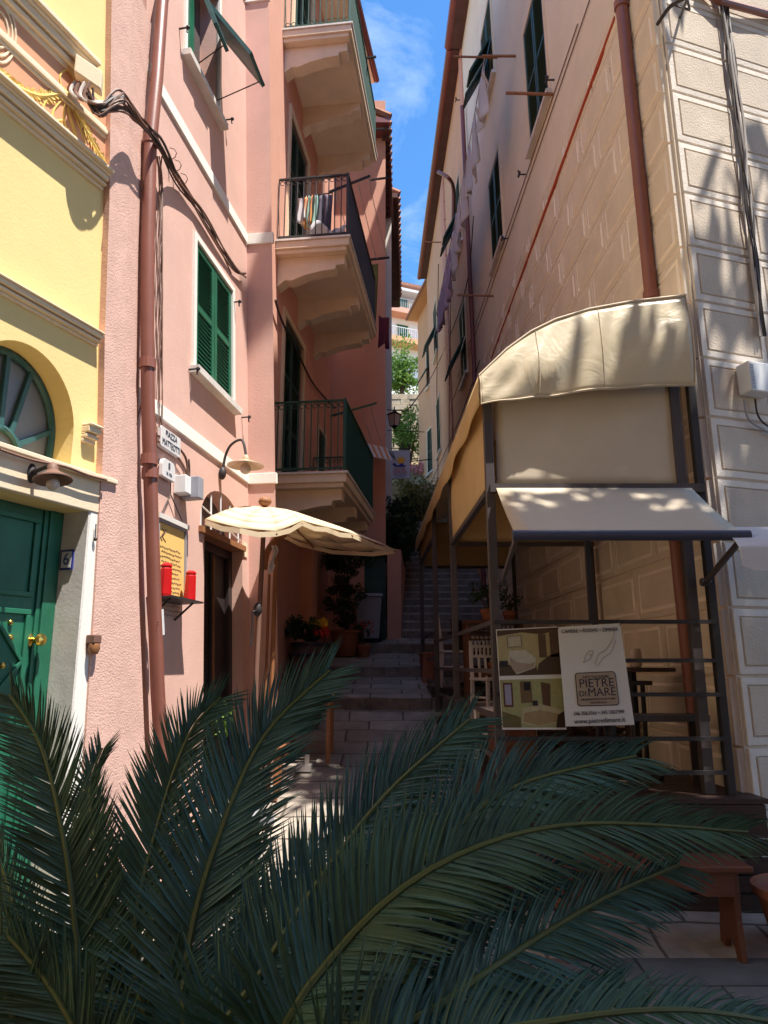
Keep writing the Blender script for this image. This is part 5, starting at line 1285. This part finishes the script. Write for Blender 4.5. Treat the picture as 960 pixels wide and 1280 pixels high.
mb = MB(); c = at(381, 935, 7.2); c.z = gz(7.2); mb.box(c + V((0, 0, .03)), (.14, .18, .06)); mb.box(c + V((.03, -.06, .08)), (.04, .04, .14)); mb.build('marble_foot', M['marble'], None, 'pale marble weight block at the foot of the tan table', 'weight')
# barrel with flowers
t = thing('barrel_planter', 'dark wooden half-barrel planter with green plants, yellow and red flowers', 'planter', (-1.02, 10.1, gz(10.1)))
mb = MB(); bz = gz(10.1); pr_ = [(.23, 0), (.27, .12), (.285, .30), (.275, .46), (.25, .60), (.23, .60), (.22, .54), (.001, .54)]; mb.lathe(pr_, (-1.02, 10.1, bz), seg=22); mb.build('barrel', M['barrelw'], t, smooth=True)
for hh, rr in ((.10, .27), (.42, .283), (.56, .262)): mb = MB(); mb.lathe([(rr, hh - .018), (rr + .005, hh - .018), (rr + .005, hh + .018), (rr, hh + .018)], (-1.02, 10.1, bz), seg=22); mb.build('hoop', M['iron'], t)
mb = MB(); clumps(mb, (-1.12, 10.05, bz + .76), (.22, .2, .14), 16, 60, .12, .035, 31); mb.build('foliage', M['leafk'], t)
for m_, c, s in (('fly', (-.88, 10.0, bz + .86), 41), ('flr', (-.86, 9.98, bz + .74), 42)):
    mb = MB(); rnd = random.Random(s)
    for k in range(26):
        p = V(c) + V((rnd.uniform(-.10, .10), rnd.uniform(-.1, .1), rnd.uniform(-.06, .06)))
        for j in range(6):
            a = j * PI / 3; mb.add([p, p + V((.026 * math.cos(a - .4), -.01, .026 * math.sin(a - .4))), p + V((.034 * math.cos(a), -.006, .034 * math.sin(a))), p + V((.026 * math.cos(a + .4), -.01, .026 * math.sin(a + .4)))], [(0, 1, 2, 3)])
    mb.build('blossom', M[m_], t)
mb = MB(); bz2 = gz(8.6); mb.box((-1.0, 8.7, bz2 + .2), (.5, .5, .4)); o = mb.build('wooden_crate', M['wood2'], None, 'dark wooden crate on the alley floor in front of the barrel', 'crate', bevel=.008)
# large pot with shrub, wheelie bin, small flowers
pot('large_pot', 'large terracotta pot with an untidy olive shrub beside the grey bin', (-.62, 12.1, gz(12.1)), .27, .42, M['terracotta'], True, ph=.9, pr=.34, n=1500, kk=26, ls=.035, seed=12)
mb = MB(); tx = V((-.60, 12.15, gz(12.1) + .4)); t = thing('olive_tree', 'slim potted tree with a thin crown rising under the lowest balcony', 'tree', tx)
mb.tube([tx, tx + V((.02, 0, .5)), tx + V((-.03, 0, 1.1))], [.02, .016, .01], 6); mb.build('trunk', M['bark'], t); mb = MB(); clumps(mb, tx + V((-.08, 0, 1.3)), (.45, .35, .36), 30, 80, .18, .035, 17); mb.build('crown', M['leafk'], t)
t = thing('wheelie_bin', 'grey wheelie bin standing before the dark green door', 'bin', (-.27, 12.75, gz(12.7)))
z0_ = gz(12.75); mb = MB(); x = -.27
mb.hexa([V((x - .18, 12.6, z0_ + .06)), V((x + .18, 12.6, z0_ + .06)), V((x + .18, 12.92, z0_ + .06)), V((x - .18, 12.92, z0_ + .06)), V((x - .23, 12.55, z0_ + .78)), V((x + .23, 12.55, z0_ + .78)), V((x + .23, 12.97, z0_ + .78)), V((x - .23, 12.97, z0_ + .78))]); mb.build('body', M['plasg'], t, bevel=.015)
mb = MB(); mb.hexa([V((x - .25, 12.52, z0_ + .785)), V((x + .25, 12.52, z0_ + .785)), V((x + .25, 12.99, z0_ + .80)), V((x - .25, 12.99, z0_ + .80)), V((x - .24, 12.54, z0_ + .82)), V((x + .24, 12.54, z0_ + .82)), V((x + .24, 12.98, z0_ + .88)), V((x - .24, 12.98, z0_ + .88))]); mb.build('lid', M['plasg'], t, bevel=.012)
for sx in (-1, 1): mb = MB(); mb.tube([(x + sx * .17, 12.93, z0_ + .09), (x + sx * .23, 12.93, z0_ + .09)], .09, 16); mb.build('wheel', M['dark'], t)
pot('flower_pot', 'small pot of red flowers between the large pot and the grey bin', (-.33, 12.0, gz(12.0)), .11, .20, M['terracotta'], True, ph=.35, pr=.16, n=200, ls=.025, seed=19)
mb = MB(); rnd = random.Random(50)
for k in range(14):
    p = V((-.28, 11.9, gz(12) + .48)) + V((rnd.uniform(-.1, .1), rnd.uniform(-.1, .1), rnd.uniform(-.12, .1)))
    mb.ball(p, .018, 6)
fp_ = [o for o in bpy.data.objects if o.name == 'flower_pot'][0]; mb.build('blossom', M['flr'], fp_)

# ================================================================ LAUNDRY, LINES, SIGNS ACROSS THE ALLEY
def garment(mb, p, d, w_, h_, seed, sleeves=False):
    rnd = random.Random(seed); d = V(d).normalized(); nrm = V((-d.y, d.x, 0)); ph1, ph2 = rnd.uniform(0, 6), rnd.uniform(0, 6)
    def fn(a, b):
        x = (a - .5) * w_ * (1 - .15 * b * math.sin(ph1)); z = -h_ * b * (1 + .06 * math.sin(a * 5 + ph1))
        return V(p) + d * x + V((0, 0, z - .03 * math.sin(PI * a) * (1 - b))) + nrm * (.05 * math.sin(a * 9 + ph2 + b * 2) * (.3 + b))
    mb.grid(fn, 10, 10)
    if sleeves:
        for sx in (-1, 1): mb.grid(lambda a, b: V(p) + d * sx * (w_ * .42 + .10 * a + .05 * b) + V((0, 0, -.05 - .12 * a - h_ * .5 * b)) + nrm * .04 * math.sin(5 * b + a), 4, 6)
lA = RF.pp(606, 70, .50); u_, h_ = RF.pix(606, 70, .5); lB = RF.P(u_ + 8.5, h_ - .1, .5)
t = thing('laundry_line', 'long washing line under the eave of the cream house', 'washing line', lA)
mb = MB(); mb.tube(sag(lA, lB, .15, 14), .008, 4); mb.build('line', M['cablew'], t)
mb = MB(); mb.beam(RF.P(u_, h_, 0), RF.P(u_, h_, .55), .03); mb.build('prop', M['wood3'], t)
rnd = random.Random(77); mm_ = ['cloth1', 'cloth1', 'cloth1', 'cloth1', 'cloth1', 'cloth1', 'cloth2', 'cloth2', 'cloth2', 'cloth2']
lb = ['white shirt hanging first on the long washing line', 'white towel second on the long washing line', 'white vest third on the long washing line', 'short white cloth fourth on the long washing line', 'white sheet in the middle of the long washing line', 'pale cloth before the lilac ones on the long washing line',
      'first lilac shirt on the long washing line', 'long lilac sheet on the washing line', 'lilac top near the far end of the washing line', 'last lilac cloth on the washing line']
for k in range(10):
    f = .05 + .85 * k / 9; p = lA.lerp(lB, f) - V((0, 0, .15 * 4 * f * (1 - f))); mb = MB(); garment(mb, p, lB - lA, rnd.uniform(.45, .75), rnd.uniform(.7, 1.15), 100 + k, k % 3 == 0)
    mb.build('garment', M[mm_[k]], None, lb[k], 'laundry', 'laundry on the long line', smooth=True, solid=.004)
# clothes on the middle balcony
cb = [('cloth1', .0, .42, 'white blouse on a hanger on the middle balcony'), ('cloth4', .20, .5, 'orange top on a hanger on the middle balcony'), ('cloth5', .38, .55, 'mint cloth hanging on the middle balcony'), ('cloth3', .58, .75, 'dark grey dress hanging on the middle balcony'), ('cloth3', .85, .8, 'dark trousers hanging on the middle balcony, rightmost of its clothes')]
ra_ = at(378, 246, 9.35); rb_ = at(416, 241, 9.15); t = thing('clothes_rail', 'thin clothes rail over the middle balcony', 'clothes rail', ra_); mb = MB(); mb.tube([ra_, rb_], .01, 5); mb.build('rail', M['iron'], t)
for i, (m_, f, L, lbl) in enumerate(cb):
    mb = MB(); garment(mb, ra_.lerp(rb_, f), rb_ - ra_, .16, L, 200 + i); mb.build('garment', M[m_], None, lbl, 'laundry', 'clothes on the middle balcony', smooth=True, solid=.004)
mb = MB(); rnd = random.Random(5); c = F2.P(9.3, 5.66 + .32, .65)
mb.grid(lambda a, b: c + V((-.25 + .5 * a, -.15 + .3 * b, .12 * math.sin(7 * a + 3 * b) + .10 * math.sin(11 * b) - .28 * abs(a - .5))), 14, 8); mb.build('linen_heap', M['cloth1'], None, 'heap of white linen on the middle balcony floor rack', 'laundry', smooth=True, solid=.01)
# drying arms and lines over the alley, towards the bend
t = thing('drying_arm', 'dark drying arm with four thin lines beside the middle balcony', 'drying rack', at(412, 236, 9.0))
a0, a1 = at(412, 240, 9.0), at(462, 220, 9.3); b0, b1 = at(440, 327, 11.9), at(486, 322, 12.3)
mb = MB(); mb.beam(a0, a1, .03); mb.build('arm', M['iron'], t); mb = MB(); mb.beam(b0, b1, .035); mb.build('arm', M['iron'], t)
for k in range(4): mb = MB(); mb.tube(sag(a0.lerp(a1, .15 + .27 * k), b0.lerp(b1, .1 + .28 * k), .03, 8), .006, 4); mb.build('line', M['cablew'], t)
t = thing('drying_arm', 'green drying arm with thin lines above the lowest balcony', 'drying rack', at(420, 520, 9.0))
a0, a1 = at(414, 520, 8.9), at(470, 504, 9.6); b0, b1 = at(440, 552, 12.2), at(478, 552, 12.6)
mb = MB(); mb.beam(a0, a1, .03); mb.build('arm', M['rail'], t)
for k in range(4): mb = MB(); mb.tube(sag(a0.lerp(a1, .2 + .22 * k), b0.lerp(b1, .1 + .28 * k), .03, 8), .005, 4); mb.build('line', M['cablew'], t)
for (x, y, m_, w_, h_, lbl) in ((452, 335, 'cloth3', .3, .7, 'grey cap-like cloth hanging below the far drying arm'), (463, 328, 'leafy', .3, 1.3, 'olive patterned cloth hanging below the far drying arm'), (480, 395, 'clothm', .22, .6, 'maroon cloth hanging beside the hill house view')):
    mb = MB(); garment(mb, at(x, y, 12.0), (1, .4, 0), w_, h_, x); mb.build('garment', M[m_], None, lbl, 'laundry', smooth=True, solid=.004)
for (a, b, lbl) in (((478, 300, 12.9), (487, 355, 40), 'thin overhead wire running up the alley toward the hill house'),):
    pass
# small striped awning at the bend
t = thing('window_awning', 'small faded striped awning above a window at the bend', 'awning', at(470, 570, 12.7))
p0, p1, p2, p3 = at(453, 553, 12.9), at(484, 560, 12.9), at(490, 576, 12.1), at(462, 570, 12.1)
mb = MB(); mb.grid(lambda a, b: p0.lerp(p1, a).lerp(p3.lerp(p2, a), b), 8, 4); mb.build('canopy', M['cloth1'], t, solid=.01)
for k in range(4):
    a = (k + .25) / 4; mb = MB(); mb.grid(lambda q, b: p0.lerp(p1, a + q * .1).lerp(p3.lerp(p2, a + q * .1), b) + V((0, 0, .012)), 1, 4); mb.build('stripe', M['cloth4'], t)
# hanging hotel sign
t = thing('hanging_sign', 'pale blue hanging sign with a yellow sun on an iron arm', 'sign', at(500, 598, 13.6))
s0, s1, s2 = at(487.5, 598, 13.6), at(512.5, 598, 13.6), at(487.5, 563, 13.6)
sw = (s1 - s0).length; sh2 = s2.z - s0.z
mb = MB(); mb.hexa([s0, s1, s1 + V((0, .03, 0)), s0 + V((0, .03, 0)), s0 + V((0, 0, sh2)), s1 + V((0, 0, sh2)), s1 + V((0, .03, sh2)), s0 + V((0, .03, sh2))]); mb.build('board', M['skyb'], t)
sc = s0 + V((sw * .56, -.004, sh2 * .62))
mb = MB(); mb.prism([sc + V((sw * .17 * math.cos(a * PI / 12), 0, sw * .17 * math.sin(a * PI / 12))) for a in range(24)], V((0, -.003, 0)))
for k in range(11):
    a = PI * k / 10; mb.prism([sc + V((sw * q * math.cos(a + w_), 0, sw * q * math.sin(a + w_))) for q, w_ in ((.19, -.08), (.29, 0), (.19, .08))], V((0, -.003, 0)))
mb.build('sun_emblem', M['sunyel'], t)
mb = MB(); mb.prism([s0 + V((sw * (.12 + .78 * i / 12), -.005, sh2 * (.50 + .05 * math.sin(i * 1.1)))) for i in range(13)] + [s0 + V((sw * (.75 - .5 * i / 6), -.005, sh2 * .40)) for i in range(7)], V((0, -.003, 0))); mb.build('wave_emblem', M['inkb'], t)
fm = tmat(s0 + V((sw / 2, -.008, sh2 * .31)), (1, 0, 0), (0, 0, 1)); text('lettering', 'HOTEL', fm, sh2 * .14, M['inkr'], t)
fm = tmat(s0 + V((sw / 2, -.008, sh2 * .21)), (1, 0, 0), (0, 0, 1)); text('lettering', 'MARINA', fm, sh2 * .13, M['inkr'], t)
for (s, z) in (('Ristorante Bar', .13), ('e camere', .06)): text('lettering', s, tmat(s0 + V((sw / 2, -.008, sh2 * z)), (1, 0, 0), (0, 0, 1)), sh2 * .08, M['inkb'], t)
mb = MB(); mb.tube([at(478, 555, 13.5), at(494, 574, 13.55), s0 + V((0.02, .02, sh2 + .04)), s1 + V((0, .02, sh2 + .04))], .012, 5); mb.tube([s1 + V((0, 0, sh2 * .6)), at(540, 574, 13.9)], .01, 4); mb.build('arm', M['iron'], t)
# street lantern with its cable
t = thing('street_lantern', 'black four-sided street lantern hanging from a cable across the alley', 'street lamp', at(493, 545, 13.8))
lc = at(493, 523, 13.8); k_ = 1.0
mb = MB()
for (z, r0_, r1_) in ((.0, .09, .14),):
    pass
mb.lathe([(.001, .19), (.02, .18), (.05, .14), (.15, .09), (.16, .08), (.13, .075), (.001, .075)], lc, seg=4); mb.tube([lc + V((0, 0, .18)), lc + V((0, 0, .25))], .012, 6); mb.build('cap', M['iron'], t)
mb = MB(); mb.lathe([(.085, -.16), (.125, .07)], lc, seg=4); mb.build('glass', M['bulb'], t)
mb = MB()
for q in range(4):
    a = q * PI / 2; x0 = V((math.cos(a), math.sin(a), 0)); ax_ = V((0, 0, 1)); 
    xx = ax_.cross(V((1, 0, 0))).normalized(); yy = ax_.cross(xx); d = xx * math.cos(a) + yy * math.sin(a); mb.beam(lc + d * .087 + V((0, 0, -.16)), lc + d * .128 + V((0, 0, .075)), .014)
mb.lathe([(.001, -.24), (.02, -.22), (.05, -.18), (.09, -.17), (.09, -.16), (.001, -.16)], lc, seg=4); mb.build('frame', M['iron'], t)
def cable(label, pts, r=.012, m='cable'):
    mb = MB(); mb.tube(pts, r, 5); return mb.build('overhead_cable', M[m], None, label, 'cable')
cable('black cable sagging from the orange house across the alley to the street lantern', catmull([at(484, 512, 13.6), at(500, 513, 13.9), at(515, 506, 14.6), RF.pp(545, 460, .1), RF.pp(580, 370, .08), RF.pp(592, 270, .06)], 6))
cable('thin dark wire on the far orange wall running down toward the sign', [RF.pp(548, 330, .05), RF.pp(546, 480, .05), RF.pp(548, 640, .05)], .014)
cable('dark wire clipped vertically between the windows of the orange house', [RF.pp(566, 250, .05), RF.pp(562, 460, .06), RF.pp(561, 600, .05)], .012)
cable('wire climbing diagonally over the orange house to its corner strip', catmull([RF.pp(540, 600, .05), RF.pp(572, 530, .06), RF.pp(600, 450, .06)], 5), .010)
cable('straight thin wire from the balcony house to the hill', [at(478, 290, 13), at(489, 352, 30)], .012)
cable('thin horizontal wire crossing in front of the small hill tree', [at(484, 538, 13.5), at(530, 540, 16)], .008)
for (x0, y0, x1_, y1_, Y) in ((448, 74, 470, 71, 10.5), (462, 162, 480, 161, 11.9), (463, 225, 486, 222, 12.2)):
    mb = MB(); mb.beam(at(x0, y0, Y), at(x1_, y1_, Y - .1), .03); mb.build('drying_pole', M['iron'], bh)
# brown cable down the balcony wall behind the pilaster
cable('dark cable slanting over the deep pink wall below the middle balcony', catmull([F2.pp(344, 375, .05), F2.pp(352, 400, .05), F2.pp(372, 440, .05), F2.pp(392, 480, .05), F2.pp(420, 512, .05)], 5), .016)

# ================================================================ THE CYCAD IN THE FOREGROUND
CC = V((-.16, 1.30, -.92))
cy = thing('cycad', 'large cycad in the foreground with long arching feathery dark fronds', 'cycad', V((CC.x, CC.y, -1.55)))
mb = MB(); mb.lathe([(.14, 0), (.17, .1), (.16, .35), (.18, .5), (.12, .62), (.001, .66)], V((CC.x, CC.y, -1.55)), seg=14); mb.build('trunk', M['bark'], cy)
def frond(pts, llen, m, face=(0, -1, .35), seed=0, n=78, droop=.25, vee=.16, w0=.0084, start=.12, tipf=.5):
    rnd = random.Random(seed)
    P3 = [CC + (V(pts[0]) - CC) * 0.0] + [V(p) for p in pts]
    cur = catmull(P3, 22); L = [0]
    for a, b in zip(cur, cur[1:]): L.append(L[-1] + (b - a).length)
    tot = L[-1]
    def ev(s):
        s = min(max(s, 0), 1) * tot
        i = 0
        while i < len(L) - 2 and L[i + 1] < s: i += 1
        f = (s - L[i]) / max(L[i + 1] - L[i], 1e-6); return cur[i].lerp(cur[i + 1], f), (cur[min(i + 1, len(cur) - 1)] - cur[i]).normalized()
    rb = MB(); K = 30; rb.tube([ev(i / K)[0] for i in range(K + 1)], [.0072 * (1 - .78 * i / K) + .001 for i in range(K + 1)], 6)
    lf = MB(); fc = V(face).normalized()
    n = int(n * 2.6)
    for i in range(n):
        s = start + (1 - start) * (i + .5) / n; p, T = ev(s); B = T.cross(fc).normalized(); N = B.cross(T).normalized()
        if N.dot(fc) < 0: N = -N
        q = (s - start) / (1 - start)
        prof = min(1, .45 + q * 2.4) * (1 if q < .62 else max(.0, 1 - ((q - .62) / .38) ** 1.7 * (1 - tipf)))
        ang = R(62 - 34 * q ** 1.3)
        for sg in (-1, 1):
            if rnd.random() < .04: continue
            ln = llen * 1.14 * prof * rnd.uniform(.88, 1.06); a = ang + rnd.gauss(0, .05)
            d = (T * math.cos(a) + B * sg * math.sin(a) + N * (vee + rnd.gauss(0, .05))).normalized()
            wd = T * (w0 * .5)
            c = []; dd = d.copy(); pos = p + B * sg * .003; steps = 5
            for k in range(steps + 1):
                c.append(pos.copy()); dd = (dd + V((0, 0, -droop / steps)) + T * .05).normalized(); pos = pos + dd * (ln / steps)
            ws = [.75, 1.0, .95, .8, .5, .06]; vs = []
            tw = (wd + N * w0 * .12 * rnd.uniform(-1, 1))
            for k in range(steps + 1): vs += [c[k] - tw * ws[k], c[k] + N * w0 * .10 * (1 if k < steps else 0) * -1, c[k] + tw * ws[k]]
            fs = []
            for k in range(steps): fs += [(3 * k, 3 * k + 1, 3 * k + 4, 3 * k + 3), (3 * k + 1, 3 * k + 2, 3 * k + 5, 3 * k + 4)]
            lf.add(vs, fs)
    o = lf.build('frond', M[m], cy); rb.build('rachis', M['rachis'], o, smooth=True)
    return o
def fp(*a): return [at(x, y, Y) for x, y, Y in a]
frond(fp((118, 1330, 1.28), (98, 1190, 1.32), (80, 1050, 1.38), (52, 935, 1.45), (12, 868, 1.5)), .125, 'leafc', (0.1, -1, .2), 1, 88)
frond(fp((150, 1330, 1.42), (130, 1180, 1.52), (120, 1060, 1.62), (112, 985, 1.7), (128, 935, 1.75)), .10, 'leafc', (-.1, -1, .2), 2, 70)
frond(fp((205, 1330, 1.25), (168, 1180, 1.32), (200, 1020, 1.42), (238, 915, 1.5), (276, 872, 1.54)), .118, 'leafc', (0, -1, .15), 3, 88)
frond(fp((240, 1330, 1.22), (235, 1190, 1.28), (272, 1050, 1.36), (330, 920, 1.45), (412, 838, 1.5)), .135, 'leafd', (.1, -1, .3), 4, 96)
frond(fp((262, 1350, 1.15), (330, 1210, 1.20), (410, 1085, 1.28), (490, 985, 1.36), (588, 898, 1.42)), .125, 'leafd', (.2, -1, .6), 5, 92, .4)
frond(fp((320, 1350, 1.25), (395, 1220, 1.38), (450, 1130, 1.5), (520, 1050, 1.6), (600, 1010, 1.68)), .11, 'leafd', (.2, -1, .8), 15, 74, .4)
frond(fp((330, 1350, 1.10), (410, 1215, 1.15), (520, 1085, 1.22), (640, 985, 1.30), (795, 945, 1.36)), .130, 'leafd', (.1, -1, .9), 6, 92, .55, .35)
frond(fp((335, 1350, 1.05), (430, 1180, 1.10), (560, 1075, 1.16), (720, 1030, 1.22), (935, 1040, 1.26)), .125, 'leafc', (.05, -1, 1.0), 7, 92, .5, .4)
frond(fp((345, 1370, 1.05), (430, 1270, 1.10), (520, 1180, 1.16), (620, 1110, 1.24), (720, 1075, 1.3)), .105, 'leafd', (.2, -1, .7), 8, 74, .4)
frond(fp((400, 1370, 1.0), (560, 1250, 1.05), (660, 1180, 1.12), (760, 1120, 1.18), (850, 1080, 1.24)), .115, 'leafd', (.2, -1, .6), 9, 78, .5)
frond(fp((380, 1400, 1.0), (480, 1310, 1.02), (600, 1265, 1.08), (700, 1245, 1.12), (780, 1225, 1.16)), .095, 'leafc', (.1, -1, 1.2), 10, 60, .4)
frond(fp((420, 1420, .95), (560, 1310, .98), (700, 1275, 1.02), (850, 1262, 1.06), (985, 1280, 1.1)), .095, 'leafc', (.1, -1, 1.5), 11, 70, .3)
frond(fp((60, 1340, 1.2), (0, 1220, 1.2), (-60, 1120, 1.25), (-130, 1060, 1.3)), .12, 'leafc', (0, -1, .3), 12, 60)
frond(fp((180, 1400, 1.5), (200, 1240, 1.7), (215, 1120, 1.85), (240, 1030, 2.0)), .10, 'leafc', (0, -1, .3), 13, 60)
frond(fp((350, 1400, 1.4), (350, 1250, 1.6), (370, 1130, 1.8), (400, 1050, 1.95)), .10, 'leafd', (0, -1, .4), 14, 60)
frond(fp((60, 1400, 1.4), (40, 1260, 1.5), (20, 1140, 1.6), (-10, 1050, 1.7)), .11, 'leafc', (0, -1, .3), 16, 60)
frond(fp((300, 1400, 1.6), (300, 1260, 1.8), (300, 1120, 2.0), (310, 1000, 2.15), (330, 930, 2.2)), .12, 'leafc', (0, -1, .4), 19, 70)
frond(fp((150, 1420, 1.15), (110, 1320, 1.15), (60, 1230, 1.18), (10, 1170, 1.2)), .11, 'leafc', (0, -1, .3), 22, 60)
# behind the viewer's side of the plant, out of the picture
frond([V((-.2, 1.0, -.75)), V((-.3, .7, -.72)), V((-.45, .35, -.95))], .11, 'leafc', (0, -.3, 1), 17, 50)
frond([V((.1, 1.05, -.8)), V((.45, .8, -.82)), V((.8, .55, -1.05))], .11, 'leafc', (0, -.3, 1), 18, 50)
# planter bed round it
t = thing('planter_bed', 'low stone-edged planting bed under the cycad', 'planter', (CC.x, 1.3, -1.56))
mb = MB()
for k in range(18):
    a = k * 2 * PI / 18; mb.box((CC.x + .75 * math.cos(a), 1.3 + .75 * math.sin(a), -1.47), (.12, .25, .18), a)
mb.build('edging', M['pave'], t, bevel=.015)
mb = MB(); mb.lathe([(.72, 0), (.72, .06), (.5, .09), (.001, .10)], (CC.x, 1.3, -1.55), seg=24); mb.build('soil', M['bark'], t)
mb = MB(); clumps(mb, (.95, 2.0, -1.50), (.9, .3, .10), 40, 110, .16, .03, 61); mb.build('ground_cover', M['leafk'], kind='stuff')
mb = MB(); clumps(mb, at(278, 900, 5.2), (.03, .03, .07), 8, 30, .08, .03, 62); t = mb.build('small_plant', M['leafn'], None, 'small bright green plant peeking between two cycad fronds', 'plant')

# ================================================================ THE SQUARE BEHIND THE VIEWER (out of the picture; it shades the foreground)
t = thing('square_tree', 'tall broad tree on the square behind the viewer', 'tree', (7.0, -2.5, -1.6))
mb = MB(); mb.tube([(7.0, -2.5, -1.6), (6.9, -2.4, 3), (6.2, -1.6, 7.5), (5.4, -.6, 9.5)], [.30, .24, .17, .08], 10)
for e in ((3.6, -.2, 9.2), (5.0, 1.0, 9.4), (3.6, -2.5, 9.0), (7.5, 1.2, 9.6), (8.5, -2, 9.3)): mb.tube([(6.6, -2.0, 5.5), V((6.2, -1.6, 7.4)).lerp(V(e), .4), e], [.13, .09, .03], 7)
mb.build('trunk', M['bark'], t)
mb = MB(); rnd = random.Random(88)
def inside(x, y):
    # the shaded patch on the square, carried up to crown height along the sun
    k = 11.0 * 1.0; gx = x - .29 * 10.6; gy = y + .25 * 10.6
    edge = -.55 + .30 * math.sin(gy * 1.7) if gy > 5.0 else (-.4 - .45 * (5.0 - gy))
    if gy > 5.0: edge = -.45
    return gx > edge and gx > -2.6 and -5 < gy < 8.6 and gx < 6
k = 0
while k < 520:
    x, y = rnd.uniform(0, 9), rnd.uniform(-7.5, 5.4)
    if not inside(x, y): continue
    if y > 4.7 + (x - 2.4) * .3 or (x > 3.7 and y > 2.95 + (x - 4.1) * .3) or (x - 3.15) ** 2 + (y - 3.2) ** 2 < 1.1: continue
    leaves(mb, (x, y, 9.3 + rnd.uniform(-.5, .8)), 0.75, 120, .17, .55, k); k += 1
mb.build('crown', M['leafk'], t)
t = thing('facing_house', 'plain ochre house on the far side of the square behind the viewer', 'house', (0, -10, -1.6))
FB = Fr((-16, -7.5, 0), (1, 0, 0)); FB.n = V((0, 1, 0)); wb = []
for z in (1.5, 4.8, 8.2):
    for k in range(8): wb.append((2 + 3.6 * k, 3.1 + 3.6 * k, z, z + 1.7))
wall_mesh(FB, 0, 32, -1.65, 11.5, wb, back=(0, -5, 0)).build('wall', M['ochre'], t)
for w_ in wb: trim(t, FB, *w_, .1, .03, M['mould']); shutters(t, FB, w_[0], w_[1], w_[2], w_[3], -.05, M['green'], rows=2, pitch=.1)
